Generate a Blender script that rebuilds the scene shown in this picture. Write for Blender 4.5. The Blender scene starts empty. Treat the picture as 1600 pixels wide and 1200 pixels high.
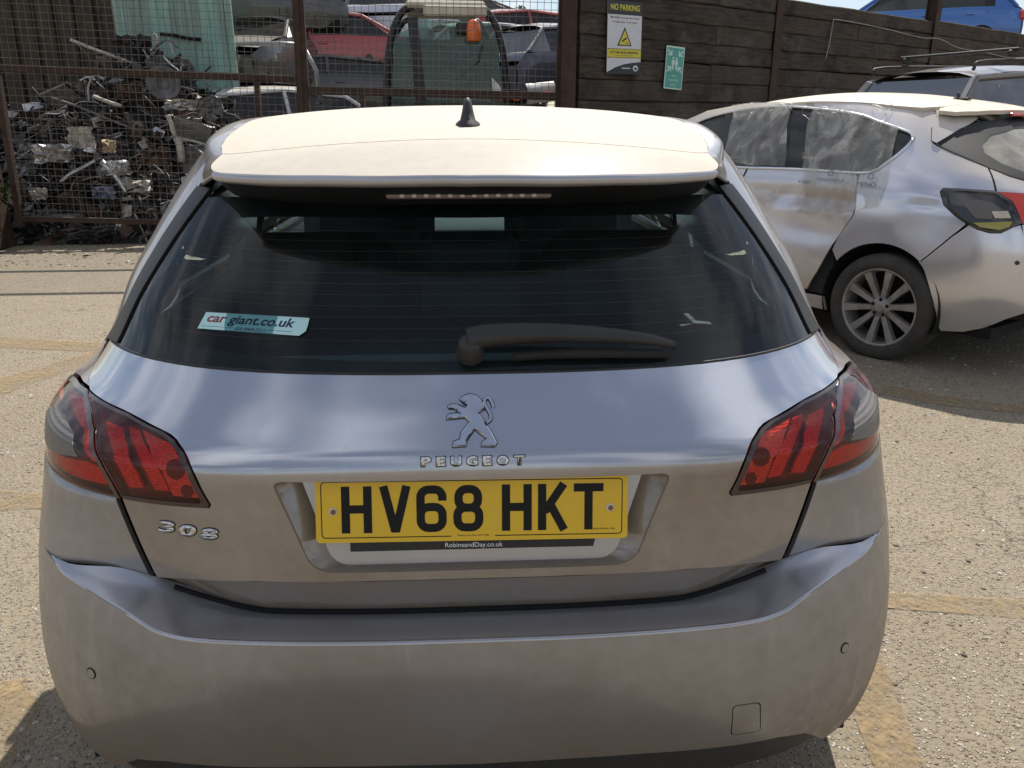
import bpy, bmesh, math, random
from mathutils import Vector, Matrix
from mathutils.geometry import delaunay_2d_cdt
random.seed(11)
PI = math.pi
rad = math.radians
SC = bpy.context.scene
COL = SC.collection

# ---------------------------------------------------------------- camera
cam_d = bpy.data.cameras.new('camera')
cam = bpy.data.objects.new('camera', cam_d)
COL.objects.link(cam)
cam.location = (0.0, -1.2, 1.43)
cam.rotation_euler = (rad(90 - 18.5), 0, rad(-3.0))
cam_d.sensor_width = 36.0
cam_d.lens = 36.0 * 1250 / 1600
cam_d.clip_start = 0.02
cam_d.clip_end = 3000
SC.camera = cam

# ---------------------------------------------------------------- sky and sun
SUN_AZ, SUN_EL = 18.0, 51.0          # degrees right of +Y, degrees up
world = bpy.data.worlds.new('World')
SC.world = world
world.use_nodes = True
wt = world.node_tree
wt.nodes.clear()
def wn(t, **k):
    n = wt.nodes.new(t)
    for a, b in k.items():
        setattr(n, a, b)
    return n
w_out = wn('ShaderNodeOutputWorld')
w_bg = wn('ShaderNodeBackground')
w_sky = wn('ShaderNodeTexSky', sky_type='NISHITA')
w_sky.sun_disc = False
w_sky.sun_elevation = rad(SUN_EL)
w_sky.sun_rotation = rad(SUN_AZ)
w_sky.air_density = 1.0
w_sky.dust_density = 0.7
w_sky.ozone_density = 1.6
w_tc = wn('ShaderNodeTexCoord')
w_sep = wn('ShaderNodeSeparateXYZ')
w_add = wn('ShaderNodeMath', operation='ADD'); w_add.inputs[1].default_value = 0.18
w_max = wn('ShaderNodeMath', operation='MAXIMUM'); w_max.inputs[1].default_value = -0.05
w_dx = wn('ShaderNodeMath', operation='DIVIDE')
w_dy = wn('ShaderNodeMath', operation='DIVIDE')
w_cmb = wn('ShaderNodeCombineXYZ')
w_n = wn('ShaderNodeTexNoise')
w_n.inputs['Scale'].default_value = 1.5
w_n.inputs['Detail'].default_value = 9
w_n.inputs['Roughness'].default_value = 0.58
w_n.inputs['Distortion'].default_value = 0.25
w_ramp = wn('ShaderNodeValToRGB')
w_ramp.color_ramp.elements[0].position = 0.47
w_ramp.color_ramp.elements[1].position = 0.64
w_ramp.color_ramp.elements[0].color = (.16, .16, .16, 1)
w_ramp.color_ramp.elements[1].color = (1, 1, 1, 1)
w_mix = wn('ShaderNodeMixRGB')
w_mix.inputs[2].default_value = (9.4, 9.5, 10.0, 1)
L = wt.links.new
L(w_tc.outputs['Generated'], w_sep.inputs[0])
L(w_sep.outputs[2], w_max.inputs[0])
L(w_max.outputs[0], w_add.inputs[0])
L(w_sep.outputs[0], w_dx.inputs[0]); L(w_add.outputs[0], w_dx.inputs[1])
L(w_sep.outputs[1], w_dy.inputs[0]); L(w_add.outputs[0], w_dy.inputs[1])
L(w_dx.outputs[0], w_cmb.inputs[0]); L(w_dy.outputs[0], w_cmb.inputs[1])
w_map = wn('ShaderNodeMapping')
w_map.inputs['Location'].default_value = (5.5, 5.1, 0)
L(w_cmb.outputs[0], w_map.inputs[0])
L(w_map.outputs[0], w_n.inputs['Vector'])
L(w_n.outputs['Fac'], w_ramp.inputs[0])
L(w_ramp.outputs[0], w_mix.inputs[0])
L(w_sky.outputs[0], w_mix.inputs[1])
L(w_mix.outputs[0], w_bg.inputs[0])
w_bg.inputs[1].default_value = 0.08
L(w_bg.outputs[0], w_out.inputs[0])

sun_d = bpy.data.lights.new('sun', 'SUN')
sun_d.energy = 4.6
sun_d.angle = rad(0.53)
sun_d.color = (1.0, 0.955, 0.88)
sun = bpy.data.objects.new('sun', sun_d)
COL.objects.link(sun)
_sv = Vector((math.sin(rad(SUN_AZ)) * math.cos(rad(SUN_EL)), math.cos(rad(SUN_AZ)) * math.cos(rad(SUN_EL)), math.sin(rad(SUN_EL))))
sun.rotation_euler = _sv.to_track_quat('Z', 'Y').to_euler()
sun.location = (6, 12, 20)

SC.view_settings.view_transform = 'Standard'
SC.view_settings.look = 'None'
SC.view_settings.exposure = 0.38
SC.view_settings.gamma = 1.0
SC.view_settings.use_curve_mapping = False
SC.render.engine = 'CYCLES'
SC.cycles.use_denoising = True
SC.cycles.max_bounces = 8
SC.cycles.transparent_max_bounces = 24
SC.cycles.sample_clamp_indirect = 6.0

# ---------------------------------------------------------------- materials
class Mat:
    def __init__(s, name):
        s.m = bpy.data.materials.new(name)
        s.m.use_nodes = True
        s.t = s.m.node_tree
        s.t.nodes.clear()
        s.out = s.n('ShaderNodeOutputMaterial')
    def n(s, t, ins=None, **k):
        x = s.t.nodes.new(t)
        for a, b in k.items():
            setattr(x, a, b)
        for a, b in (ins or {}).items():
            if isinstance(b, bpy.types.NodeSocket):
                s.t.links.new(b, x.inputs[a])
            else:
                x.inputs[a].default_value = b
        return x
    def l(s, a, b):
        s.t.links.new(a, b)
    def coord(s, kind='Object'):
        return s.n('ShaderNodeTexCoord').outputs[kind]
    def pos(s):
        return s.n('ShaderNodeNewGeometry').outputs['Position']
    def noise(s, vec, scale, detail=4, rough=0.55, dist=0.0):
        return s.n('ShaderNodeTexNoise', {'Vector': vec, 'Scale': scale, 'Detail': detail, 'Roughness': rough, 'Distortion': dist})
    def voro(s, vec, scale, feature='F1', out='Distance'):
        return s.n('ShaderNodeTexVoronoi', {'Vector': vec, 'Scale': scale}, feature=feature).outputs[out]
    def ramp(s, fac, stops):
        r = s.n('ShaderNodeValToRGB', {0: fac})
        e = r.color_ramp.elements
        while len(e) < len(stops):
            e.new(0.5)
        for i, (p, c) in enumerate(stops):
            e[i].position = p
            e[i].color = (c, c, c, 1) if isinstance(c, (int, float)) else (*c, 1)
        return r.outputs[0]
    def mix(s, fac, a, b, mode='MIX'):
        x = s.n('ShaderNodeMixRGB', blend_type=mode)
        for i, v in ((0, fac), (1, a), (2, b)):
            if isinstance(v, bpy.types.NodeSocket):
                s.l(v, x.inputs[i])
            elif i == 0:
                x.inputs[0].default_value = v
            else:
                x.inputs[i].default_value = (*v, 1) if len(v) == 3 else v
        return x.outputs[0]
    def math(s, op, a, b=0.0, clamp=False):
        x = s.n('ShaderNodeMath', operation=op, use_clamp=clamp)
        for i, v in ((0, a), (1, b)):
            if isinstance(v, bpy.types.NodeSocket):
                s.l(v, x.inputs[i])
            else:
                x.inputs[i].default_value = v
        return x.outputs[0]
    def bump(s, h, strength=0.3, dist=0.01):
        return s.n('ShaderNodeBump', {'Height': h, 'Strength': strength, 'Distance': dist}).outputs[0]
    def pbr(s, **k):
        p = s.n('ShaderNodeBsdfPrincipled')
        for a, b in k.items():
            key = {'base': 'Base Color', 'rough': 'Roughness', 'metal': 'Metallic', 'normal': 'Normal', 'coat': 'Coat Weight', 'coat_rough': 'Coat Roughness',
                   'spec': 'Specular IOR Level', 'emit': 'Emission Color', 'emit_s': 'Emission Strength', 'alpha': 'Alpha', 'trans': 'Transmission Weight', 'ior': 'IOR',
                   'sheen': 'Sheen Weight'}[a]
            if isinstance(b, bpy.types.NodeSocket):
                s.l(b, p.inputs[key])
            elif isinstance(b, tuple):
                p.inputs[key].default_value = (*b, 1)
            else:
                p.inputs[key].default_value = b
        return p
    def done(s, sh):
        s.l(sh.outputs[0] if hasattr(sh, 'outputs') else sh, s.out.inputs[0])
        return s.m
MATS = {}
def plain(name, base, rough=0.5, metal=0.0, coat=0.0, var=0.12, scale=9.0, spec=0.5, bump=0.0, bscale=60.0):
    """A surface of one colour with a little mottling and fine relief."""
    if name in MATS:
        return MATS[name]
    m = Mat(name)
    v = m.coord('Object')
    nz = m.noise(v, scale, 5).outputs['Fac']
    lo = tuple(c * (1 - var) for c in base); hi = tuple(min(1, c * (1 + var)) for c in base)
    col = m.mix(m.ramp(nz, [(0.3, 0.0), (0.7, 1.0)]), lo, hi)
    k = dict(base=col, rough=rough, metal=metal, coat=coat, spec=spec)
    if bump:
        k['normal'] = m.bump(m.noise(v, bscale, 4).outputs['Fac'], bump, 0.004)
    MATS[name] = m.done(m.pbr(**k))
    return MATS[name]
def paint_mat(name, base, metal=0.75, rough=0.32, dust=0.3, dust_col=(0.46, 0.39, 0.30), low=None, top=None, coat=1.0, flake=True, coat_rough=0.04, streak=0.0):
    """Car paint under a film of dirt: even dust, road dirt (on the silver tail also painted ground reflection) below the height `low`, settled dust on up-facing panels."""
    m = Mat(name)
    p = m.pos()
    n1 = m.noise(p, 3.0, 6, 0.6).outputs['Fac']
    n2 = m.noise(p, 38.0, 5, 0.65).outputs['Fac']
    n3 = m.noise(p, 260.0, 2, 0.5).outputs['Fac']
    d = m.math('MULTIPLY', m.ramp(n1, [(0.25, 0.74), (0.75, 1.14)]), dust)
    sx = m.n('ShaderNodeSeparateXYZ', {0: p})
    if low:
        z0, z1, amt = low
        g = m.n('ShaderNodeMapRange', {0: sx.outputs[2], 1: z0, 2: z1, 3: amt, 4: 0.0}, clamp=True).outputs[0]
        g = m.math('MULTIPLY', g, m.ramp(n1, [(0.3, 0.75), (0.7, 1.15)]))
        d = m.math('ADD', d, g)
    if top:
        nz = m.n('ShaderNodeSeparateXYZ', {0: m.n('ShaderNodeNewGeometry').outputs['Normal']}).outputs[2]
        d = m.math('ADD', d, m.n('ShaderNodeMapRange', {0: nz, 1: top[0], 2: top[1], 3: 0.0, 4: top[2]}, clamp=True).outputs[0])
    if streak:
        sv = m.n('ShaderNodeVectorMath', {0: p, 1: (26, 26, 2.2)}, operation='MULTIPLY').outputs[0]
        st = m.ramp(m.noise(sv, 1.0, 4, 0.6).outputs['Fac'], [(0.58, 0.0), (0.78, streak)])
        d = m.math('SUBTRACT', d, st)
    d = m.math('MULTIPLY', d, m.ramp(n2, [(0.2, 0.82), (0.8, 1.15)]))
    d = m.math('MINIMUM', m.math('MAXIMUM', d, 0.0), 0.98)
    dc = m.mix(n2, tuple(c * 0.86 for c in dust_col), tuple(min(1, c * 1.1) for c in dust_col))
    spk = m.ramp(n3, [(0.70, 0.0), (0.78, 0.35)])
    dc = m.mix(spk, dc, tuple(c * 0.45 for c in dust_col))
    if flake:
        fl = m.noise(p, 1400.0, 1, 0.5).outputs['Fac']
        bc = m.mix(fl, tuple(c * 0.86 for c in base), tuple(min(1, c * 1.14) for c in base))
        paint = m.pbr(base=bc, metal=metal, rough=rough, coat=coat, coat_rough=coat_rough)
    else:
        paint = m.pbr(base=base, metal=metal, rough=rough, coat=coat, coat_rough=coat_rough)
    dirt = m.pbr(base=dc, rough=0.85, spec=0.25)
    x = m.n('ShaderNodeMixShader', {0: d, 1: paint.outputs[0], 2: dirt.outputs[0]})
    MATS[name] = m.done(x)
    return MATS[name]
def glass_mat(name, tint, dust=0.03, rough=0.0, dust_col=(0.5, 0.46, 0.4), ior=1.5):
    """A sheet of tinted glazing: what is behind it through the tint, mirror reflections by angle, a film of dust."""
    m = Mat(name)
    p = m.pos()
    tr = m.n('ShaderNodeBsdfTransparent', {0: (*tint, 1)})
    gl = m.n('ShaderNodeBsdfGlossy', {0: (1, 1, 1, 1), 'Roughness': rough})
    fr = m.n('ShaderNodeFresnel', {0: ior}).outputs[0]
    a = m.n('ShaderNodeMixShader', {0: fr, 1: tr.outputs[0], 2: gl.outputs[0]})
    df = m.n('ShaderNodeBsdfDiffuse', {0: (*dust_col, 1)})
    n = m.noise(p, 5.0, 6, 0.6).outputs['Fac']
    n2 = m.noise(p, 180.0, 2).outputs['Fac']
    f = m.math('ADD', m.math('MULTIPLY', m.ramp(n, [(0.3, 0.4), (0.7, 1.4)]), dust), m.ramp(n2, [(0.735, 0.0), (0.76, min(1, dust * 6))]))
    b = m.n('ShaderNodeMixShader', {0: f, 1: a.outputs[0], 2: df.outputs[0]})
    MATS[name] = m.done(b)
    return MATS[name]

# ---------------------------------------------------------------- objects
def link(o, parent=None, root_loc=None):
    COL.objects.link(o)
    if parent is not None:
        o.parent = parent
    return o
def tag(o, label=None, category=None, group=None, kind=None):
    for k, v in (('label', label), ('category', category), ('group', group), ('kind', kind)):
        if v:
            o[k] = v
    return o
def thing(name, label, category, loc=(0, 0, 0), rz=0.0, group=None, rot=None, scale=None):
    o = bpy.data.objects.new(name, None)
    o.empty_display_size = 0.2
    o.location = loc
    o.rotation_euler = rot if rot else (0, 0, rz)
    if scale:
        o.scale = scale
    COL.objects.link(o)
    return tag(o, label, category, group)
def mesh_obj(name, verts, faces, mat, parent=None, smooth=False, loc=None):
    me = bpy.data.meshes.new(name)
    me.from_pydata([tuple(v) for v in verts], [], [tuple(f) for f in faces])
    if smooth:
        me.polygons.foreach_set('use_smooth', [True] * len(me.polygons))
    me.update()
    if mat:
        me.materials.append(mat)
    o = bpy.data.objects.new(name, me)
    if loc is not None:
        o.location = loc
    return link(o, parent)
def share(o, name, parent, loc=(0, 0, 0), rot=(0, 0, 0), scale=(1, 1, 1)):
    c = bpy.data.objects.new(name, o.data)
    c.location = loc; c.rotation_euler = rot; c.scale = scale
    return link(c, parent)
def copy_tree(o, parent=None):
    c = o.copy()
    COL.objects.link(c)
    c.parent = parent
    for ch in list(o.children):
        copy_tree(ch, c)
    return c
class MB:
    """Collects simple shapes into one mesh."""
    def __init__(s):
        s.v = []; s.f = []; s.sm = []
    def add(s, v, f, smooth=False):
        b = len(s.v)
        s.v += [tuple(q) for q in v]
        s.f += [tuple(i + b for i in q) for q in f]
        s.sm += [smooth] * len(f)
        return s
    def box(s, c, d, m=None, bev=0.0):
        x, y, z = d[0] / 2, d[1] / 2, d[2] / 2
        if bev:
            b = min(bev, x * .9, y * .9, z * .9)
            v = []; idx = {}
            for sx in (-1, 1):
                for sy in (-1, 1):
                    for sz in (-1, 1):
                        idx[(sx, sy, sz)] = len(v)
                        v += [(sx * (x - b), sy * (y - b), sz * z), (sx * (x - b), sy * y, sz * (z - b)), (sx * x, sy * (y - b), sz * (z - b))]
            g = lambda sx, sy, sz, k: idx[(sx, sy, sz)] + k
            f = []
            for sz in (-1, 1):
                q = [g(-1, -1, sz, 0), g(1, -1, sz, 0), g(1, 1, sz, 0), g(-1, 1, sz, 0)]
                f.append(q if sz > 0 else q[::-1])
            for sy in (-1, 1):
                q = [g(-1, sy, -1, 1), g(1, sy, -1, 1), g(1, sy, 1, 1), g(-1, sy, 1, 1)]
                f.append(q if sy < 0 else q[::-1])
            for sx in (-1, 1):
                q = [g(sx, -1, -1, 2), g(sx, 1, -1, 2), g(sx, 1, 1, 2), g(sx, -1, 1, 2)]
                f.append(q if sx > 0 else q[::-1])
            for sy in (-1, 1):
                for sz in (-1, 1):
                    q = [g(-1, sy, sz, 0), g(1, sy, sz, 0), g(1, sy, sz, 1), g(-1, sy, sz, 1)]
                    f.append(q if sy * sz < 0 else q[::-1])
            for sx in (-1, 1):
                for sz in (-1, 1):
                    q = [g(sx, -1, sz, 0), g(sx, 1, sz, 0), g(sx, 1, sz, 2), g(sx, -1, sz, 2)]
                    f.append(q[::-1] if sx * sz < 0 else q)
            for sx in (-1, 1):
                for sy in (-1, 1):
                    q = [g(sx, sy, -1, 1), g(sx, sy, 1, 1), g(sx, sy, 1, 2), g(sx, sy, -1, 2)]
                    f.append(q if sx * sy > 0 else q[::-1])
            for sx in (-1, 1):
                for sy in (-1, 1):
                    for sz in (-1, 1):
                        q = [g(sx, sy, sz, 0), g(sx, sy, sz, 1), g(sx, sy, sz, 2)]
                        f.append(q if sx * sy * sz < 0 else q[::-1])
        else:
            v = [(-x, -y, -z), (x, -y, -z), (x, y, -z), (-x, y, -z), (-x, -y, z), (x, -y, z), (x, y, z), (-x, y, z)]
            f = [(0, 3, 2, 1), (4, 5, 6, 7), (0, 1, 5, 4), (1, 2, 6, 5), (2, 3, 7, 6), (3, 0, 4, 7)]
        M = m if m is not None else Matrix.Identity(4)
        T = Matrix.Translation(Vector(c)) @ M.to_4x4()
        return s.add([T @ Vector(q) for q in v], f)
    def beam(s, p, q, w, h=None, up=(0, 0, 1), bev=0.0):
        p = Vector(p); q = Vector(q); d = q - p
        zx = d.normalized(); u = Vector(up)
        if abs(zx.dot(u)) > 0.98:
            u = Vector((1, 0, 0))
        sx = zx.cross(u).normalized(); su = sx.cross(zx)
        M = Matrix((sx, zx, su)).transposed()
        return s.box((p + q) / 2, (w, d.length, h or w), M, bev)
    def tube(s, pts, r, n=8, cap=True, smooth=True):
        pts = [Vector(p) for p in pts]
        rs = r if isinstance(r, (list, tuple)) else [r] * len(pts)
        v = []; f = []
        prev = None
        for i, p in enumerate(pts):
            d = (pts[min(i + 1, len(pts) - 1)] - pts[max(i - 1, 0)]).normalized()
            u = Vector((0, 0, 1)) if prev is None else prev
            if abs(d.dot(u)) > 0.97:
                u = Vector((1, 0, 0))
            a = d.cross(u).normalized(); b = a.cross(d).normalized(); prev = b
            for k in range(n):
                t = 2 * PI * k / n
                v.append(p + (a * math.cos(t) + b * math.sin(t)) * rs[i])
        for i in range(len(pts) - 1):
            for k in range(n):
                f.append((i * n + k, i * n + (k + 1) % n, (i + 1) * n + (k + 1) % n, (i + 1) * n + k))
        s.add(v, f, smooth)
        if cap:
            b = len(s.v) - len(v)
            s.f.append(tuple(b + k for k in range(n))[::-1]); s.sm.append(False)
            e = b + (len(pts) - 1) * n
            s.f.append(tuple(e + k for k in range(n))); s.sm.append(False)
        return s
    def grid(s, rows, smooth=True, close=False):
        n = len(rows[0]); v = [p for r in rows for p in r]; f = []
        for i in range(len(rows) - 1):
            for k in range(n if close else n - 1):
                f.append((i * n + k, i * n + (k + 1) % n, (i + 1) * n + (k + 1) % n, (i + 1) * n + k))
        return s.add(v, f, smooth)
    def prism(s, poly, h0, h1, fn=None, smooth=False):
        """A flat outline (x, y) pushed out between two heights."""
        n = len(poly); fn = fn or (lambda x, y, z: (x, y, z))
        tess, tri = cdt(poly)
        v = [fn(x, y, h1) for x, y in tess]
        s.add(v, tri)
        s.add([fn(x, y, h0) for x, y in tess], [t[::-1] for t in tri])
        sv = [fn(x, y, h0) for x, y in poly] + [fn(x, y, h1) for x, y in poly]
        ar = sum(poly[i][0] * poly[(i + 1) % n][1] - poly[(i + 1) % n][0] * poly[i][1] for i in range(n))
        sf = [(i, (i + 1) % n, n + (i + 1) % n, n + i) for i in range(n)]
        s.add(sv, sf if ar > 0 else [q[::-1] for q in sf])
        return s
    def build(s, name, mat, parent=None, loc=None, rot=None):
        me = bpy.data.meshes.new(name)
        me.from_pydata(s.v, [], s.f)
        me.polygons.foreach_set('use_smooth', s.sm)
        me.update()
        for mm in (mat if isinstance(mat, (list, tuple)) else [mat]):
            me.materials.append(mm)
        o = bpy.data.objects.new(name, me)
        if loc is not None:
            o.location = loc
        if rot is not None:
            o.rotation_euler = rot
        return link(o, parent)
def cdt(poly, inner=(), holes=()):
    """Triangles that fill an outline, with extra points inside it."""
    vs = [Vector(p) for p in poly]; es = [(i, (i + 1) % len(poly)) for i in range(len(poly))]
    for h in holes:
        b = len(vs)
        vs += [Vector(p) for p in h]; es += [(b + i, b + (i + 1) % len(h)) for i in range(len(h))]
    vs += [Vector(p) for p in inner]
    ov, oe, of, *_ = delaunay_2d_cdt(vs, es, [], 0, 1e-7)
    out = []
    for t in of:
        c = sum((ov[i] for i in t), Vector((0, 0))) / len(t)
        if inside(c, poly) and not any(inside(c, h) for h in holes):
            a = (ov[t[1]] - ov[t[0]]).cross(ov[t[2]] - ov[t[0]])
            out.append(tuple(t) if a > 0 else tuple(t)[::-1])
    return [(p.x, p.y) for p in ov], out
def inside(p, poly):
    x, y = p[0], p[1]; c = False; n = len(poly); j = n - 1
    for i in range(n):
        xi, yi = poly[i]; xj, yj = poly[j]
        if (yi > y) != (yj > y) and x < (xj - xi) * (y - yi) / (yj - yi) + xi:
            c = not c
        j = i
    return c
def lathe(mb, prof, n=48, axis='x', smooth=True, a0=0.0, a1=2 * PI):
    """A profile of (along the axis, radius) turned about the axis."""
    rows = []
    full = abs(a1 - a0 - 2 * PI) < 1e-6
    cnt = n if full else n + 1
    for (t, r) in prof:
        row = []
        for k in range(cnt):
            a = a0 + (a1 - a0) * k / n
            row.append((t, r * math.cos(a), r * math.sin(a)))
        rows.append(row)
    mb.grid(rows, smooth, close=full)
    return mb
def crom(pts, sub=6, closed=False):
    """A smooth curve through points."""
    P = [Vector(p) for p in pts]; n = len(P); out = []
    rng = range(n if closed else n - 1)
    for i in rng:
        p1 = P[i]; p2 = P[(i + 1) % n]
        p0 = P[i - 1] if (i > 0 or closed) else p1 * 2 - p2
        p3 = P[(i + 2) % n] if (i + 2 < n or closed) else p2 * 2 - p1
        for k in range(sub):
            t = k / sub
            out.append(0.5 * ((2 * p1) + (p2 - p0) * t + (2 * p0 - 5 * p1 + 4 * p2 - p3) * t * t + (3 * p1 - p0 - 3 * p2 + p3) * t ** 3))
    if not closed:
        out.append(P[-1])
    return [tuple(p) for p in out]
def dense(poly, step):
    out = []
    n = len(poly)
    for i in range(n):
        a = Vector(poly[i]); b = Vector(poly[(i + 1) % n])
        k = max(1, int((b - a).length / step))
        for j in range(k):
            out.append(tuple(a.lerp(b, j / k)))
    return out
def round_poly(poly, r, sub=4):
    """An outline with its corners rounded."""
    out = []; n = len(poly)
    for i in range(n):
        p = Vector(poly[i]); a = Vector(poly[i - 1]); b = Vector(poly[(i + 1) % n])
        da = (a - p); db = (b - p)
        ra = min(r, da.length * .45); rb = min(r, db.length * .45)
        s = p + da.normalized() * ra; e = p + db.normalized() * rb
        for k in range(sub + 1):
            t = k / sub
            out.append(tuple(s * (1 - t) ** 2 + p * 2 * t * (1 - t) + e * t * t))
    return out

# ---------------------------------------------------------------- body surfaces of cars
def pchip(xs, ys):
    n = len(xs); h = [xs[i + 1] - xs[i] for i in range(n - 1)]; d = [(ys[i + 1] - ys[i]) / h[i] for i in range(n - 1)]
    m = [0.0] * n; m[0] = d[0]; m[-1] = d[-1]
    for i in range(1, n - 1):
        if d[i - 1] * d[i] > 0:
            w1 = 2 * h[i] + h[i - 1]; w2 = h[i] + 2 * h[i - 1]
            m[i] = (w1 + w2) / (w1 / d[i - 1] + w2 / d[i])
    def f(x):
        if x <= xs[0]: return ys[0] + m[0] * (x - xs[0])
        if x >= xs[-1]: return ys[-1] + m[-1] * (x - xs[-1])
        lo, hi = 0, n - 1
        while hi - lo > 1:
            k = (lo + hi) // 2
            if xs[k] <= x: lo = k
            else: hi = k
        t = (x - xs[lo]) / h[lo]; t2 = t * t; t3 = t2 * t
        return (2 * t3 - 3 * t2 + 1) * ys[lo] + (t3 - 2 * t2 + t) * h[lo] * m[lo] + (-2 * t3 + 3 * t2) * ys[hi] + (t3 - t2) * h[lo] * m[hi]
    return f
class Shell:
    """Body skin as plan outlines stacked by height. a runs round the tail (0 centre, 1 where the full width is reached, then metres forward); z is height."""
    def __init__(s, rows, front=None):
        z = [r[0] for r in rows]
        s.f = [pchip(z, [r[k] for r in rows]) for k in range(1, 6)]
        s.front = front
    def __call__(s, a, z):
        R, W, Yf, n, m = [f(z) for f in s.f]
        sg = 1 if a >= 0 else -1
        a = abs(a); n = (n + m) / 2
        if a <= 1:
            th = a * PI / 2; sn = math.sin(th); cs = max(math.cos(th), 0.0)
            r = (sn ** n + cs ** n) ** (-1 / n)
            x = W * r * sn; y = Yf - (Yf - R) * r * cs
        else:
            x = W; y = Yf + (a - 1)
        if s.front:
            x *= s.front(y)
        return Vector((sg * x, y, z))
    def normal(s, a, z):
        e = 1.5e-3
        u = s(a + e, z) - s(a - e, z); v = s(a, z + e) - s(a, z - e)
        n = u.cross(v)
        return n.normalized() if n.length > 0 else Vector((0, -1, 0))
    def a_of(s, y, z):
        Yf = s.f[2](z)
        if y >= Yf: return 1 + y - Yf
        lo, hi = 0.0, 1.0
        for _ in range(40):
            m = (lo + hi) / 2
            if s(m, z).y < y: lo = m
            else: hi = m
        return (lo + hi) / 2
    def side(s, y, z):
        return (s.a_of(y, z), z)
class Field:
    """A surface given as height over (x, y)."""
    def __init__(s, fn): s.fn = fn
    def __call__(s, x, y): return Vector((x, y, s.fn(x, y)))
    def normal(s, x, y):
        e = 1.5e-3
        return Vector((-(s.fn(x + e, y) - s.fn(x - e, y)) / (2 * e), -(s.fn(x, y + e) - s.fn(x, y - e)) / (2 * e), 1)).normalized()
def patch(name, S, poly, mat, parent, step=0.02, off=0.0, lip=0.008, holes=(), flip=False, ratio=1.0, edge=None, deform=None):
    """A panel: an outline in the two parameters of S, filled, laid on S at `off` above it, with its border turned inwards by `lip`."""
    sx, sy = step, step * ratio
    poly = dense(poly, edge or step); holes = [dense(h, edge or step) for h in holes]
    x0 = min(p[0] for p in poly); x1 = max(p[0] for p in poly); y0 = min(p[1] for p in poly); y1 = max(p[1] for p in poly)
    pts = []
    nx = int((x1 - x0) / sx) + 1; ny = int((y1 - y0) / sy) + 1
    ring = poly + [p for h in holes for p in h]
    cell = {}
    for p in ring:
        cell.setdefault((int(p[0] / sx), int(p[1] / sy)), []).append(p)
    for i in range(nx + 1):
        for j in range(ny + 1):
            q = (x0 + (i + .5 * (j % 2)) * sx, y0 + j * sy)
            if not inside(q, poly) or any(inside(q, h) for h in holes):
                continue
            ci, cj = int(q[0] / sx), int(q[1] / sy)
            if any(abs(q[0] - p[0]) / sx < .45 and abs(q[1] - p[1]) / sy < .45 for a in (-1, 0, 1) for b in (-1, 0, 1) for p in cell.get((ci + a, cj + b), ())):
                continue
            pts.append(q)
    uv, tri = cdt(poly, pts, holes)
    P = []; N = []
    for u, v in uv:
        n = S.normal(u, v)
        if flip: n = -n
        p = S(u, v)
        if deform:
            p, n = deform(p, n)
        N.append(n); P.append(p + n * off)
    # orient the triangles by the surface normal
    faces = []
    for t in tri:
        g = (P[t[1]] - P[t[0]]).cross(P[t[2]] - P[t[0]])
        faces.append(t if g.dot(N[t[0]]) > 0 else t[::-1])
    nsurf = len(faces)
    if lip:
        cnt = {}
        for t in faces:
            for k in range(3):
                e = (t[k], t[(k + 1) % 3]); cnt[e] = cnt.get(e, 0) + 1
        bd = [e for e in cnt if (e[1], e[0]) not in cnt]
        mp = {}
        nv = list(P)
        def low(i):
            if i not in mp:
                mp[i] = (len(nv), len(nv) + 1); nv.append(P[i]); nv.append(P[i] - N[i] * lip)
            return mp[i]
        for a, b in bd:
            ta, la = low(a); tb, lb = low(b)
            faces.append((tb, ta, la, lb))
        P = nv
    me = bpy.data.meshes.new(name)
    me.from_pydata([tuple(p) for p in P], [], faces)
    me.polygons.foreach_set('use_smooth', [True] * nsurf + [False] * (len(faces) - nsurf))
    me.update()
    cn = []
    for poly_ in me.polygons:
        for li in poly_.loop_indices:
            cn.append(tuple(N[me.loops[li].vertex_index]) if poly_.index < nsurf else (0.0, 0.0, 0.0))
    if not deform:
        me.normals_split_custom_set(cn)
    me.materials.append(mat)
    o = bpy.data.objects.new(name, me)
    return link(o, parent)
def ruled(name, rows, mat, parent, smooth=True):
    """A skin through rows of points."""
    return MB().grid(rows, smooth).build(name, mat, parent)

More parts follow.
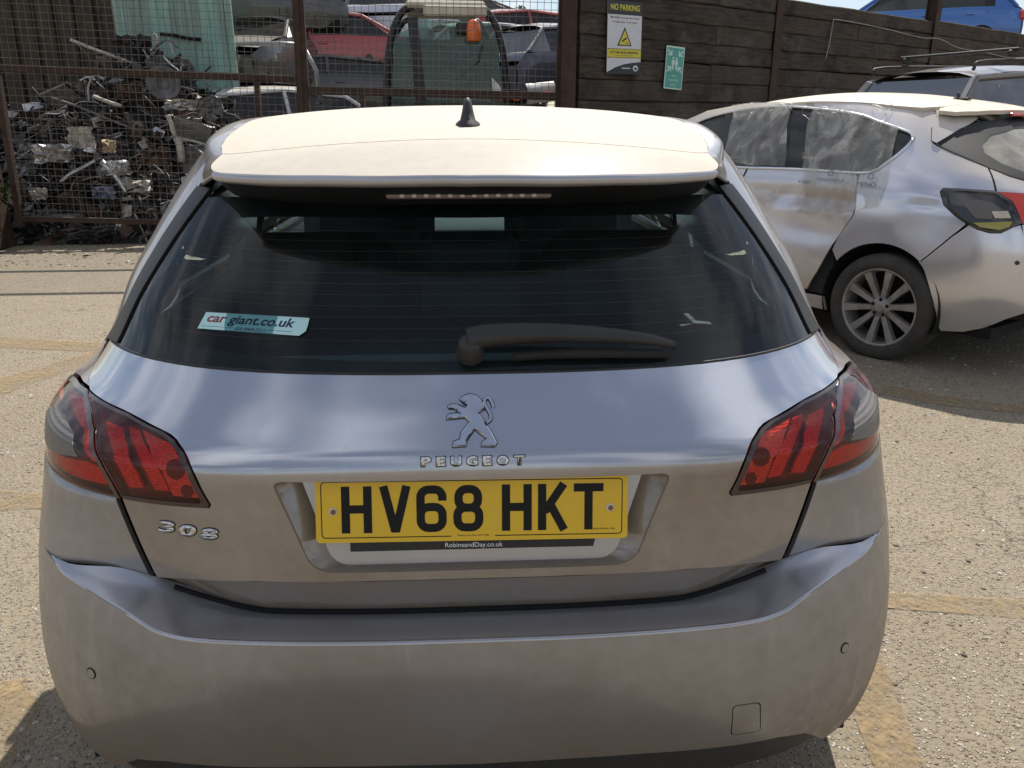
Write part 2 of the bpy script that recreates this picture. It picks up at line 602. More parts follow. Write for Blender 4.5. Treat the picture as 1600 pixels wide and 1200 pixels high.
# ---------------------------------------------------------------- lettering
def glyph_mesh(ch, bold=0.0, shear=0.0, ext=0.0, bev=0.0):
    cu = bpy.data.curves.new('glyph', 'FONT')
    cu.body = ch; cu.size = 1.0; cu.extrude = ext; cu.offset = bold; cu.shear = shear; cu.bevel_depth = bev; cu.resolution_u = 4
    o = bpy.data.objects.new('glyph', cu)
    COL.objects.link(o)
    bpy.context.view_layer.update()
    dg = bpy.context.evaluated_depsgraph_get()
    me = bpy.data.meshes.new_from_object(o.evaluated_get(dg))
    bpy.data.objects.remove(o); bpy.data.curves.remove(cu)
    return me
def text_obj(name, body, width, height, frame, mat, parent, ext=0.0004, bold=0.0, shear=0.0, bev=0.0, spacing=1.0):
    """Lettering as one solid: fitted to width x height (metres) and centred on a frame (origin, right, up, out)."""
    cu = bpy.data.curves.new('glyph', 'FONT')
    cu.body = body; cu.size = 1.0; cu.offset = bold; cu.shear = shear; cu.space_character = spacing; cu.resolution_u = 4
    o = bpy.data.objects.new('glyph', cu)
    COL.objects.link(o)
    bpy.context.view_layer.update()
    dg = bpy.context.evaluated_depsgraph_get()
    me = bpy.data.meshes.new_from_object(o.evaluated_get(dg))
    bpy.data.objects.remove(o); bpy.data.curves.remove(cu)
    xs = [v.co.x for v in me.vertices]; ys = [v.co.y for v in me.vertices]
    x0, x1, y0, y1 = min(xs), max(xs), min(ys), max(ys)
    O, X, U, N = [Vector(q) for q in frame]
    kx = width / max(1e-6, x1 - x0); ky = (height / max(1e-6, y1 - y0)) if height else kx
    bm = bmesh.new(); bm.from_mesh(me)
    if ext:
        r = bmesh.ops.extrude_face_region(bm, geom=bm.faces[:])
        top = [e for e in r['geom'] if isinstance(e, bmesh.types.BMVert)]
        for v in top: v.co.z = 1.0
    for v in bm.verts:
        x = (v.co.x - (x0 + x1) / 2) * kx; y = (v.co.y - (y0 + y1) / 2) * ky; h = ext if v.co.z > .5 else 0.0
        v.co = O + X * x + U * y + N * h
    bmesh.ops.recalc_face_normals(bm, faces=bm.faces[:])
    bm.to_mesh(me); bm.free()
    me.materials.clear(); me.materials.append(mat); me.name = name
    ob = bpy.data.objects.new(name, me)
    return link(ob, parent)
def outline_obj(name, polys, frame, mat, parent, h0, h1, bev=0.0):
    """Flat outlines (metres in a frame) pushed out from h0 to h1; an optional sloped rim."""
    O, X, U, N = [Vector(q) for q in frame]
    mb = MB()
    for i, po in enumerate(polys):
        mb.prism(po, h0, h1 + i * 0.00012, lambda x, y, z: O + X * x + U * y + N * z)
    return mb.build(name, mat, parent)
def stroke(pts, w, closed=False):
    """Outline of a line of width w (open, square ends; mitred)."""
    P = [Vector(p) for p in pts]; n = len(P); lf = []; rt = []
    for i in range(n):
        a = P[i - 1] if (i > 0 or closed) else None
        b = P[(i + 1) % n] if (i < n - 1 or closed) else None
        d1 = (P[i] - a).normalized() if a is not None else None
        d2 = (b - P[i]).normalized() if b is not None else None
        d1 = d1 or d2; d2 = d2 or d1
        t = (d1 + d2).normalized(); nr = Vector((-t.y, t.x))
        k = w / 2 / max(0.35, nr.dot(Vector((-d1.y, d1.x))))
        lf.append(P[i] + nr * k); rt.append(P[i] - nr * k)
    return [tuple(p) for p in lf], [tuple(p) for p in rt]
def stroke_mesh(mb, pts, w, h0, h1, fn, closed=False):
    lf, rt = stroke(pts, w, closed); n = len(pts)
    v = [fn(*p, h1) for p in lf] + [fn(*p, h1) for p in rt] + [fn(*p, h0) for p in lf] + [fn(*p, h0) for p in rt]
    f = []
    for i in range(n if closed else n - 1):
        j = (i + 1) % n
        f += [(n + i, n + j, j, i), (i, j, 2 * n + j, 2 * n + i), (3 * n + i, 3 * n + j, n + j, n + i)]
    if not closed:
        f += [(0, 2 * n, 3 * n, n), (n - 1, 2 * n - 1, 4 * n - 1, 3 * n - 1)]
    mb.add(v, f)
    return mb
# ================================================================ ground
def ground_mat():
    m = Mat('sandy_concrete')
    p = m.pos()
    big = m.noise(p, .55, 5, .6).outputs['Fac']
    mid = m.noise(p, 5.0, 6, .65).outputs['Fac']
    fine = m.noise(p, 75.0, 5, .7).outputs['Fac']
    vo = m.n('ShaderNodeTexVoronoi', {'Vector': p, 'Scale': 95.0})
    vd = vo.outputs['Distance']; vc = vo.outputs['Color']
    sep = m.n('ShaderNodeSeparateColor', {0: vc})
    base = m.mix(m.ramp(big, [(.3, 0), (.7, 1)]), (0.285, 0.228, 0.158), (0.365, 0.305, 0.22))
    base = m.mix(m.ramp(mid, [(.35, 0), (.7, 1)]), base, (0.305, 0.258, 0.19))
    base = m.mix(m.ramp(fine, [(.3, .8), (.52, 0)]), base, (0.13, 0.10, 0.068))
    st = m.ramp(sep.outputs[0], [(.0, (0.16, 0.12, 0.09)), (.25, (0.28, 0.23, 0.17)), (.6, (0.37, 0.31, 0.24)), (.9, (0.56, 0.52, 0.45))])
    mask = m.math('MULTIPLY', m.ramp(vd, [(.30, 1), (.48, 0)]), m.ramp(sep.outputs[1], [(.42, 0), (.52, .85)]))
    col = m.mix(mask, base, st)
    crk = m.n('ShaderNodeTexVoronoi', {'Vector': m.n('ShaderNodeVectorMath', {0: p, 1: m.noise(p, 2.2, 5, .6).outputs['Color']}, operation='ADD').outputs[0], 'Scale': .42}, feature='DISTANCE_TO_EDGE').outputs['Distance']
    col = m.mix(m.math('MULTIPLY', m.ramp(crk, [(.0, .75), (.006, 0)]), m.ramp(big, [(.45, 0), (.6, 1)])), col, (0.07, 0.055, 0.04))
    stain = m.noise(p, 1.1, 6, .7, .8).outputs['Fac']
    col = m.mix(m.ramp(stain, [(.58, 0), (.72, .55)]), col, (0.17, 0.135, 0.095))
    h = m.math('ADD', m.math('MULTIPLY', mask, .8), m.math('MULTIPLY', fine, .8))
    return m.done(m.pbr(base=col, rough=.9, spec=.25, normal=m.bump(h, 1.0, .010)))
m_ground = ground_mat()
g = MB()
N_ = 40
def gh(x, y):
    return 0.0
g.add([(-150, -150, 0), (150, -150, 0), (150, 250, 0), (-150, 250, 0)], [(0, 1, 2, 3)])
tag(g.build('yard_ground', m_ground), kind='structure')
# ================================================================ the silver hatchback in front
PAINT = (0.52, 0.55, 0.62)
DUST = (0.26, 0.205, 0.145)
m_tail = paint_mat('silver_paint_tailgate', PAINT, metal=.85, rough=.14, dust=0.04, low=(0.86, 0.915, 0.80), dust_col=DUST, streak=0.10)  # browning below the crease: dirt plus ground reflection put into the colour
m_bump = paint_mat('silver_paint_bumper', PAINT, rough=.26, dust=0.62, low=(0.30, 0.62, 0.30), dust_col=(0.165, 0.130, 0.095), streak=0.15)  # brown dirt here also carries the dark ground reflection in its colour
m_ledge = paint_mat('silver_paint_ledge', PAINT, rough=.30, dust=0.30, dust_col=DUST)
m_side = paint_mat('silver_paint_side', PAINT, dust=0.40, dust_col=DUST)
m_roof = paint_mat('silver_paint_dusty_roof', PAINT, dust=1.2, dust_col=(0.59, 0.54, 0.455))
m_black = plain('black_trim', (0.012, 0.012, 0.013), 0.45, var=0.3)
m_gap = plain('shut_line_black', (0.004, 0.004, 0.004), 0.9)
m_gloss = paint_mat('gloss_black_blade', (0.006, 0.006, 0.007), metal=0.0, rough=0.25, dust=0.035, dust_col=(0.4, 0.34, 0.27), flake=False)
m_blade = plain('dusty_black_blade', (0.016, 0.014, 0.013), 0.42, var=0.4, spec=0.3, scale=4)
m_rubber = plain('tyre_rubber', (0.018, 0.017, 0.016), 0.8, var=0.3, bump=0.3, bscale=90)
m_plast = plain('grey_black_plastic', (0.03, 0.029, 0.028), 0.6, var=0.25, bump=0.15, bscale=400)
m_chrome = plain('chrome', (0.78, 0.78, 0.80), 0.10, metal=1.0, var=0.06)
m_int = plain('dark_interior_cloth', (0.055, 0.058, 0.062), 0.85, var=0.25)
m_int2 = plain('grey_interior_trim', (0.20, 0.21, 0.21), 0.8, var=0.15)
m_glass = glass_mat('rear_window_glass', (0.60, 0.76, 0.77), dust=0.008, dust_col=(0.5, 0.48, 0.44), ior=1.36)
m_glass_side = glass_mat('side_window_glass', (0.62, 0.74, 0.70), dust=0.03)
m_frit = plain('black_frit', (0.006, 0.006, 0.007), 0.6)

AROWS = [(0.20, -.00, .86, 1.0, 3.3, 3.3), (0.45, -.01, .90, 1.0, 3.3, 3.3), (0.60, -.015, .905, .98, 3.4, 3.4), (0.70, -.018, .905, .95, 3.6, 3.5),
         (0.80, -.015, .902, .92, 3.6, 3.5), (0.88, -.010, .897, .92, 3.5, 3.4), (0.905, -.002, .885, .95, 3.3, 3.3), (0.93, .016, .856, .98, 3.2, 3.2),
         (0.96, .039, .832, 1.0, 3.15, 3.1), (1.02, .092, .805, 1.02, 3.1, 3.0), (1.10, .172, .788, 1.10, 3.2, 3.0), (1.20, .272, .750, 1.25, 3.35, 3.05),
         (1.30, .372, .697, 1.33, 3.5, 3.1), (1.37, .44, .642, 1.35, 3.6, 3.1), (1.40, .47, .608, 1.40, 3.6, 3.1), (1.425, .50, .565, 1.42, 3.6, 3.1)]
BROWS = [(0.18, .03, .86, .80, 3.8, 3.5), (0.24, -.03, .875, .80, 4.2, 3.6), (0.30, -.062, .888, .80, 4.4, 3.8), (0.38, -.082, .897, .80, 4.4, 3.8),
         (0.46, -.091, .902, .80, 4.3, 3.8), (0.55, -.094, .904, .80, 4.1, 3.6), (0.62, -.090, .904, .82, 3.9, 3.5), (0.70, -.07, .904, .87, 3.8, 3.5),
         (0.78, -.045, .903, .92, 3.7, 3.5)]
def nose(y):
    return 1.0 if y < 2.3 else 1.0 - 0.16 * ((y - 2.3) / 1.8) ** 2.4
SA = Shell(AROWS, nose)
SB = Shell(BROWS, nose)
def mir(p):
    return [(-a, z) for a, z in p][::-1]
def both(p):
    """Right-hand chain from the centre line, joined with its mirror image."""
    return p + mir(p)
def c2(p, sub=5):
    return crom(p, sub)
def frame_at(S, a, z, off=0.0, tilt=0.0):
    n = S.normal(a, z); x = (S(a + .004, z) - S(a - .004, z)).normalized(); u = n.cross(x).normalized()
    if tilt:
        M = Matrix.Rotation(tilt, 3, n); x = M @ x; u = M @ u
    return (S(a, z) + n * off, x, u, n)
car = thing('hatchback_car', 'dusty silver hatchback with red claw tail lamps seen from behind, in the foreground', 'car')

# --- tailgate
glass_low = c2([(0.6027, .985), (.5863, 1.0061), (.52, 1.0115), (.4359, 1.0151), (.3403, 1.0166), (.21, 1.0175), (.10, 1.0172), (0, 1.0170)], 4)
lamp_up = c2([(.3427, .9206), (.3635, .9282), (.4298, .9409), (.49, .9425), (.5415, .9415)], 4)
lamp_in = c2([(.2894, .8258), (.2975, .8500), (.308, .8833), (.323, .906), (.3427, .9206)], 4)
recess = round_poly(both([(.174, .7045), (.190, .722), (.2075, .80), (.2247, .8685)]), .012, 3)
right = [(0, .6880), (.12, .6882), (.2505, .6872), (.33, .6815), (.3613, .677), (.3912, .8182), (.3372, .8185), (.2915, .8192)] + lamp_in + lamp_up[1:] + [(.575, .9470), (.598, .957), (.6045, .968)] + glass_low
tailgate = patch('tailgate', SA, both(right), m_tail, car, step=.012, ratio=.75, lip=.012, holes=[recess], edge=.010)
# recess for the number plate: walls and floor
def rec_in(a, z):
    p = SA(a, z)
    t = (z - .70) / .17
    return Vector((p.x * .885, 0.004 + .030 * t, .7875 + (z - .7875) * .97))
rr = dense(recess, .01)
ring0 = [SA(a, z) - SA.normal(a, z) * .001 for a, z in rr]
ring1 = [SA(a, z) + Vector((0, .006, 0)) for a, z in rr]
ring1 = [Vector((p.x * .992, p.y, .7875 + (p.z - .7875) * .985)) for p in ring1]
ring2 = [rec_in(a, z) for a, z in rr]
mb = MB().grid([ring0, ring1, ring2], True, close=True)
mb.build('plate_recess_wall', m_tail, tailgate)
mb = MB()
pl = [(p.x, p.z) for p in ring2]
uv, tri = cdt(pl)
mb.add([(x, 0.004 + .030 * ((.7875 + (z - .7875) / .97) - .70) / .17 - .0006, z) for x, z in uv], [t for t in tri])
mb.build('plate_recess_floor', m_ledge, tailgate)
# underside of the tailgate, seen in shadow above the bumper
def inner_edge(t):
    return LEDGE_IN(t)
# --- bumper: crease, ledge, faces
crease_pts = [(0, .6165), (.12, .6172), (.2277, .6190), (.305, .6200), (.345, .628), (.3752, .6477), (.4388, .6733), (.4888, .6837), (.60, .692), (.75, .697), (.95, .70)]
def mixab(a, z, w):
    return SA(a, z).lerp(SB(a, z), w)
inner_pts = [Vector((0, .030, .6035)), Vector((.18, .032, .6035)), Vector((.33, .038, .6050)), Vector((.395, .045, .6095)), Vector((.455, .050, .6255)), Vector((.520, .046, .6560)),
             mixab(.405, .6848, .105), mixab(.4888, .6855, .83), mixab(.60, .6925, 1.0), mixab(.75, .6975, 1.0), mixab(.95, .7005, 1.0)]
cr = [SB(a, z) for a, z in crease_pts]
ci = crom(cr, 6); ii = crom(inner_pts, 6)
def mirrored(row):
    return [(-p[0], p[1], p[2]) for p in row[::-1]] + [tuple(p) for p in row[1:]]
ci_f, ii_f = mirrored(ci), mirrored(ii)
rows = []
for k in range(9):
    t = k / 8
    row = []
    for a, b in zip(ii_f, ci_f):
        p = Vector(a).lerp(Vector(b), t)
        p.z -= .010 * math.sin(PI * t) * (1 - t) * min(1.0, max(0.0, ((Vector(a) - Vector(b)).length - .02) / .08))
        p.z += .004 * max(0, t - .85) / .15 * 0
        row.append(p)
    rows.append(row)
bumper = None
crease_curve = c2(crease_pts, 6)
low_edge = [(.95, .30), (.62, .262), (.50, .262), (.440, .285), (.415, .322), (.395, .345), (.36, .356), (.20, .358), (0, .350)]
bump_poly = both([p for p in low_edge[::-1]] + crease_curve[::-1])
flap = round_poly([(.2955, .4545), (.3250, .4545), (.3325, .3850), (.3000, .3860)], .006, 3)
flap_gap = round_poly([(.2944, .4565), (.3262, .4565), (.3338, .3832), (.2988, .3842)], .007, 3)
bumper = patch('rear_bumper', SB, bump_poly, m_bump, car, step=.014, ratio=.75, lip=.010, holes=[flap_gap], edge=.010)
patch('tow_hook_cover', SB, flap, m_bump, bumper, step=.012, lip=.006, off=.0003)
MB().grid(rows, True).build('bumper_ledge', m_ledge, bumper)
# rounded nosing along the crease
cc_ = c2(crease_pts, 6)
cc_f = [(-a, z) for a, z in cc_[::-1]] + cc_[1:]
nos = []
for k in range(6):
    t = k / 5 * PI / 2
    row = []
    for i, (a, b) in enumerate(zip(ii_f, ci_f)):
        aa, zz_ = cc_f[i]
        d = SB.normal(aa, zz_); d.z = 0
        d = d.normalized()
        r = .0045
        row.append(Vector(b) + d * (r * math.sin(t) - r) * 0.999 + d * .0012 + Vector((0, 0, r * math.cos(t) - r + .0012)))
    nos.append(row)
MB().grid(nos, True).build('bumper_crease', m_ledge, bumper)
for s in (1, -1):
    top_ = crom([(.4000, .8150, 0), (.4551, .8148, 0), (.515, .812, 0), (.571, .8085, 0), (.62, .811, 0), (.665, .816, 0), (.72, .80, 0)], 6)
    bot_ = crom([(.3715, .6800, 0), (.405, .6850, .10), (.45, .6868, .55), (.4888, .6850, .98), (.56, .6898, 1.0), (.66, .6942, 1.0), (.78, .6975, 1.0)], 6)
    rws_ = []
    def wa(a):
        t = min(1.0, max(0.0, (a - .375) / .155)); return t * t * (3 - 2 * t)
    for k in range(13):
        t = k / 12; row = []
        for p, q in zip(top_, bot_):
            a_, z_ = p[0] + (q[0] - p[0]) * t, p[1] + (q[1] - p[1]) * t
            row.append(mixab(s * a_, z_, wa(a_) * (.80 + .20 * t)))
        rws_.append(row if s > 0 else row[::-1])
    cap_ = [SA(s * p[0], p[1] + .007) - SA.normal(s * p[0], p[1]) * .004 for p in top_]
    rws_.insert(0, cap_ if s > 0 else cap_[::-1])
    rws_.append([p + Vector((-s * .004, .006, -.006)) for p in rws_[-1]])
    side0 = [[r[0] if s > 0 else r[-1] for r in rws_], [(r[0] if s > 0 else r[-1]) + Vector((-s * .001, .012, 0)) for r in rws_]]
    mbc = MB().grid(rws_[::-1], True)
    mbc.grid(side0 if s < 0 else side0[::-1], False)
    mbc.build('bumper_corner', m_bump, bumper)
    q = [(.428, .5222)]
    f = frame_at(SB, s * .4298, .5222, .0004)
    cir = [(.0085 * math.cos(t * PI / 10), .0085 * math.sin(t * PI / 10)) for t in range(20)]
    outline_obj('parking_sensor', [cir], f, m_bump, bumper, 0, .0012)
    mb = MB()
    stroke_mesh(mb, [(.0098 * math.cos(t * PI / 12), .0098 * math.sin(t * PI / 12)) for t in range(24)], .0014, 0, .0004, lambda x, y, z: f[0] + f[1] * x + f[2] * y + f[3] * z, True)
    mb.build('sensor_ring', m_gap, bumper)
patch('rear_diffuser', SB, both([(0, .205), (.30, .205), (.425, .235), (.432, .29), (.408, .318), (.388, .340), (.35, .351), (.20, .353), (0, .345)]), m_plast, bumper, step=.02, off=-.010, lip=.02)
ruled('tailgate_lip', [[SA(a, z) + Vector((0, .004 + .001, -.001)) for a, z in mir(c)[:-1] + c] for c in [[(0, .6865), (.12, .6867), (.2505, .6857), (.33, .680), (.3613, .6755)]]] +
      [[Vector((p.x, p.y + .020 + .018 * t, p.z - .004 - (.079 - .034 * max(0, abs(p.x) - .40) / .15) * t)) for p in [SA(a, z) for a, z in mir([(0, .6865), (.12, .6867), (.2505, .6857), (.33, .680), (.3613, .6755)])[:-1] + [(0, .6865), (.12, .6867), (.2505, .6857), (.33, .680), (.3613, .6755)]]] for t in (0, .12, .4, .7, 1.0)], m_tail, tailgate)
MB().tube([Vector(p) + Vector((0, -.017, .003)) for p in crom([Vector((-q.x, q.y, q.z)) for q in inner_pts[5:0:-1]] + inner_pts[:6], 5)], .0045, 6).build('tailgate_seal', m_gap, bumper)
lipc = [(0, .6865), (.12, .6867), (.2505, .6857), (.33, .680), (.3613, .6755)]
MB().tube([SA(a, z) + Vector((0, .014, -.002)) for a, z in mir(lipc)[:-1] + lipc], .0055, 6).build('tailgate_edge_shade_strip', m_gap, tailgate)  # black strip added to stand for the shade under the tailgate edge
# dark hull behind the shut lines
patch('inner_shell', SA, both([(0, .60), (.95, .60), (.95, .90), (.80, .95), (.66, .97), (.60, .985), (0, .995)]), m_gap, car, step=.05, off=-.060, lip=0)
patch('inner_shell', SB, both([(0, .25), (.95, .25), (.95, .60), (0, .585)]), m_gap, car, step=.06, off=-.022, lip=0)

# --- tail lamps
m_lens = None
def lens_mat(name, tint, fac=0.88):
    m = Mat(name)
    p = m.pos()
    tr = m.n('ShaderNodeBsdfTransparent', {0: (*tint, 1)})
    gl = m.n('ShaderNodeBsdfGlossy', {0: (1, 1, 1, 1), 'Roughness': 0.03})
    fr = m.n('ShaderNodeFresnel', {0: 1.36}).outputs[0]
    a = m.n('ShaderNodeMixShader', {0: fr, 1: tr.outputs[0], 2: gl.outputs[0]})
    df = m.n('ShaderNodeBsdfDiffuse', {0: (0.46, 0.36, 0.27, 1)})
    n = m.noise(p, 9.0, 6, .65).outputs['Fac']
    f = m.ramp(n, [(0.35, 0.0), (0.75, 0.045)])
    b = m.n('ShaderNodeMixShader', {0: f, 1: a.outputs[0], 2: df.outputs[0]})
    return m.done(b)
m_lens = lens_mat('red_lamp_lens', (0.98, 0.50, 0.46))
m_lens_c = lens_mat('clear_lamp_lens', (0.86, 0.84, 0.82))
m_lbase = plain('lamp_dark_red_base', (0.10, 0.006, 0.006), 0.35, var=0.3, coat=0.2)
m_lrim = plain('lamp_black_red_rim', (0.022, 0.004, 0.005), 0.3, var=0.2, coat=0.8)
def ribbed(name, base, scale, rough=0.25, metal=0.0, coat=0.5):
    m = Mat(name)
    p = m.pos()
    w = m.n('ShaderNodeTexWave', {'Vector': p, 'Scale': scale, 'Distortion': 0.4}, bands_direction='Z').outputs['Fac']
    v = m.voro(p, 220.0)
    col = m.mix(m.ramp(v, [(0.0, 0.0), (0.6, 1.0)]), tuple(c * 1.0 for c in base), tuple(c * .62 for c in base))
    return m.done(m.pbr(base=col, rough=rough, metal=metal, coat=coat, normal=m.bump(w, 0.35, 0.003)))
m_lclaw = ribbed('lamp_red_claw', (0.95, 0.07, 0.045), 60)
m_lbright = ribbed('lamp_bright_red', (1.0, 0.22, 0.13), 90, 0.2)
m_lsilver = ribbed('lamp_clear_reflector', (0.20, 0.185, 0.17), 42, 0.55, 0.0, 0.12)
BRIGHT = [(0.3449, 0.9160), (0.3998, 0.927), (0.373, 0.9096), (0.3452, 0.8745), (0.3332, 0.8335), (0.2985, 0.8335), (0.3137, 0.8776)]
CLAW1 = [(0.4018, 0.9255), (0.4203, 0.9265), (0.388, 0.905), (0.3732, 0.89), (0.362, 0.865), (0.3537, 0.8418), (0.3370, 0.841), (0.3440, .866), (0.3539, 0.8885), (.376, .909)]
CLAW2 = [(0.4262, 0.9240), (0.4609, 0.9242), (0.430, .908), (0.4129, 0.8943), (.397, .866), (0.385, 0.8381), (0.3668, 0.8418), (.373, .862), (0.3836, 0.882), (.399, .905)]
BAR = [(0.5475, 0.9294), (0.6041, 0.9162), (0.533, 0.9153), (0.4796, 0.908), (0.4397, 0.8698), (0.4243, 0.8685), (.443, .896), (0.4719, 0.9134)]
CLEAR = [(0.5855, 0.9035), (0.612, 0.8823), (0.613, 0.8403), (.52, .853), (0.4571, 0.8716), (0.484, 0.8978), (0.531, 0.9072)]
BAND = [(0.4488, 0.866), (.52, .847), (0.605, 0.8316), (0.612, 0.824), (.571, .820), (0.4882, 0.8275), (0.411, 0.8352), (0.4192, 0.8604)]
for s in (1, -1):
    fl = (lambda p: p) if s > 0 else (lambda p: [(-a, z) for a, z in p])
    lamp_inner_poly = [(.2930, .8212), (.3372, .8205), (.3895, .8200), (.400, .845), (.4178, .878), (.4530, .9118), (.4900, .926), (.5370, .9397), (.49, .9408), (.4298, .9392), (.3645, .9266), (.3450, .9194), (.324, .905), (.3095, .8833), (.299, .850), (.2908, .8265)]
    lamp_outer_poly = [(.3932, .8195), (.4551, .8178), (.571, .8115), (.662, .8195), (.70, .85), (.697, .89), (.6767, .9135), (.62, .928), (.5435, .9397), (.4930, .9255), (.4562, .9110), (.4210, .8772), (.4032, .845)]
    lamp = patch('tail_lamp', SA, fl(lamp_inner_poly), m_lens, car, step=.012, lip=.010, off=.0015)
    lamp['label'] = 'red claw pattern tail lamp on the ' + ('right' if s > 0 else 'left') + ' corner'
    patch('lamp_base', SA, fl(lamp_inner_poly), m_lbase, lamp, step=.012, lip=.004, off=-.014)
    patch('bright_reflector', SA, fl(BRIGHT), m_lbright, lamp, step=.010, lip=.004, off=-.007)
    for c in (CLAW1, CLAW2):
        patch('claw_strip', SA, fl(c), m_lclaw, lamp, step=.010, lip=.005, off=-.006)
    for (a, z, r) in ((.3300, .8800, .017), (.3170, .8440, .011)):
        f = frame_at(SA, s * a, z, -.0065)
        cir = [(r * math.cos(t * PI / 12), r * math.sin(t * PI / 12)) for t in range(24)]
        outline_obj('bulb_socket', [cir], f, m_lbase, lamp, 0, .0009)
    # dark rim that frames the lamp
    mb = MB()
    for k, po in enumerate((lamp_inner_poly, lamp_outer_poly)):
        cpts = dense(fl(po), .012)
        cx = sum(p[0] for p in cpts) / len(cpts); cz = sum(p[1] for p in cpts) / len(cpts)
        r0 = [SA(a, z) + SA.normal(a, z) * .0026 for a, z in cpts]
        r1 = [SA(a + (cx - a) * (.05 if k else .075), z + (cz - z) * .085) + SA.normal(a, z) * .0022 for a, z in cpts]
        mb.grid([r0, r1], True, close=True)
    mb.build('lamp_rim', m_lrim, lamp)
    lo = patch('lamp_outer_lens', SA, fl(lamp_outer_poly), m_lens, lamp, step=.012, lip=.010, off=.0015)
    patch('lamp_outer_base', SA, fl(lamp_outer_poly), m_lbase, lamp, step=.014, lip=.004, off=-.014)
    patch('claw_strip', SA, fl(BAR), m_lbright, lamp, step=.010, lip=.005, off=-.006)
    patch('clear_section', SA, fl(CLEAR), m_lsilver, lamp, step=.010, lip=.006, off=.0022)
    patch('red_band', SA, fl(BAND), m_lclaw, lamp, step=.010, lip=.005, off=-.006)

# --- rear window
m_gl_poly = c2([(.5863, 1.0085), (.52, 1.0140), (.4359, 1.0176), (.3403, 1.0192), (.21, 1.0200), (.10, 1.0197), (0, 1.0195)], 4)
win_poly = both([(0, 1.292), (.20, 1.289), (.36, 1.283), (.4500, 1.276), (.4820, 1.1939), (.5085, 1.1083), (.5275, 1.050), (.5380, 1.0150)][::1] + m_gl_poly[1:])
rear_win = patch('rear_window', SA, win_poly, m_glass, car, step=.022, lip=.004)
vis = both(c2([(0, 1.252), (.20, 1.2535), (.32, 1.2515), (.385, 1.2435), (.425, 1.2240), (.462, 1.1880), (.479, 1.1250), (.470, 1.0700), (.440, 1.0520), (.36, 1.0450), (.22, 1.0400), (.12, 1.0370), (0, 1.0365)], 3))
patch('window_frit', SA, win_poly, m_frit, rear_win, step=.022, lip=0, off=-.004, holes=[vis])
mb = MB()
for k in range(11):
    zz = 1.065 + k * .0165
    hw = .43 if zz < 1.19 else .39
    pts = [SA(a, zz) - SA.normal(a, zz) * .0015 for a in [(-hw + 2 * hw * i / 30) for i in range(31)]]
    mb.tube(pts, .0006, 3, cap=False)
mb.build('heater_wires', plain('heater_wire_brown', (0.22, 0.12, 0.07), .5), rear_win)
mb = MB()
edge = [SA(a, z - .001) + SA.normal(a, z) * .0005 for a, z in mir(m_gl_poly)[::-1][::-1] + m_gl_poly[::-1][1:]]
edge = [SA(a, z - .001) + SA.normal(a, z) * .0008 for a, z in ([(-a, z) for a, z in m_gl_poly] + m_gl_poly[::-1][1:])]
mb.tube(edge, .0026, 6).build('window_seal', m_black, rear_win)
for s in (1, -1):
    fl = (lambda p: p) if s > 0 else (lambda p: [(-a, z) for a, z in p])
    blade = [(.4480, 1.291), (.4530, 1.2765), (.4835, 1.194), (.5105, 1.1083), (.5290, 1.050), (.5395, 1.0150), (.5900, 1.0078), (.6060, .9985), (.6230, .9930), (.5870, 1.030), (.5580, 1.0787), (.5270, 1.1893), (.5050, 1.250), (.4900, 1.291)]
    patch('pillar_blade', SA, fl(blade), m_blade, car, step=.018, lip=.006, off=.004)

# --- roof, spoiler
_zc = pchip([.10, .195, .25, .30, .35, .5, .8, 1.2, 1.5, 1.9, 2.15], [1.293, 1.335, 1.356, 1.374, 1.389, 1.413, 1.438, 1.458, 1.4625, 1.446, 1.415])
_cc = pchip([.1, .2, .42, .7, 1.0, 2.2], [.22, .21, .175, .115, .075, .07])
SR = Field(lambda x, y: _zc(y) - _cc(y) * x * x - .12 * abs(x) ** 5)
roof_poly = [(0, .357), (.20, .362), (.36, .383), (.44, .405), (.474, .430), (.500, .52), (.520, .64), (.538, .82), (.552, 1.0), (.565, 1.4), (.560, 1.75), (.540, 1.95), (.3, 2.04), (0, 2.06)]
roof_poly = crom(roof_poly[:5], 4) + roof_poly[5:]
roof = patch('roof_panel', SR, both(roof_poly), m_roof, car, step=.03, lip=.010)
sp_edge = crom([(0, .196), (.15, .205), (.276, .233), (.35, .257), (.417, .287), (.455, .312), (.472, .345), (.4735, .39), (.4710, .4265)], 6)
sp_top = both([(0, .3535), (.20, .3585), (.36, .3795), (.44, .4015), (.4740, .4250)][:4] + sp_edge[::-1][2:]) if False else None
chain = [tuple(p) for p in crom([(0, .3535), (.20, .3585), (.36, .3795), (.44, .4015), (.4740, .4255)], 4)] + [tuple(p) for p in sp_edge[::-1]][1:]
spoiler = patch('roof_spoiler', SR, both(chain), m_roof, car, step=.018, lip=.004)
e2 = [Vector((p[0], p[1], 0)) for p in sp_edge[:32]]
e2 = [Vector((-p.x, p.y, 0)) for p in e2[::-1]] + e2[1:]
prof = [(0, 0.0004), (.0030, -.0020), (.0048, -.005), (.0050, -.009), (.0035, -.0145), (-.001, -.0185), (-.009, -.020)]
rws = []
for (o_, dz) in prof:
    row = []
    for i, p in enumerate(e2):
        t = (e2[min(i + 1, len(e2) - 1)] - e2[max(i - 1, 0)]).normalized()
        nrm = Vector((t.y, -t.x, 0))
        z = SR.fn(p.x, p.y)
        k = 1 - .15 * max(0, abs(p.x) - .36) / .14
        row.append(Vector((p.x, p.y, z + dz * k)) + nrm * o_)
    rws.append(row)
ruled('spoiler_edge', rws, m_side, spoiler)
und = [rws[-1]]
for t in (.15, .5, 1.0):
    und.append([Vector((p.x * (1 + .03 * t), p.y + .125 * t, p.z - (.042 - .05 * max(0, abs(p.x) - .3)) * t ** .8)) for p in rws[-1]])
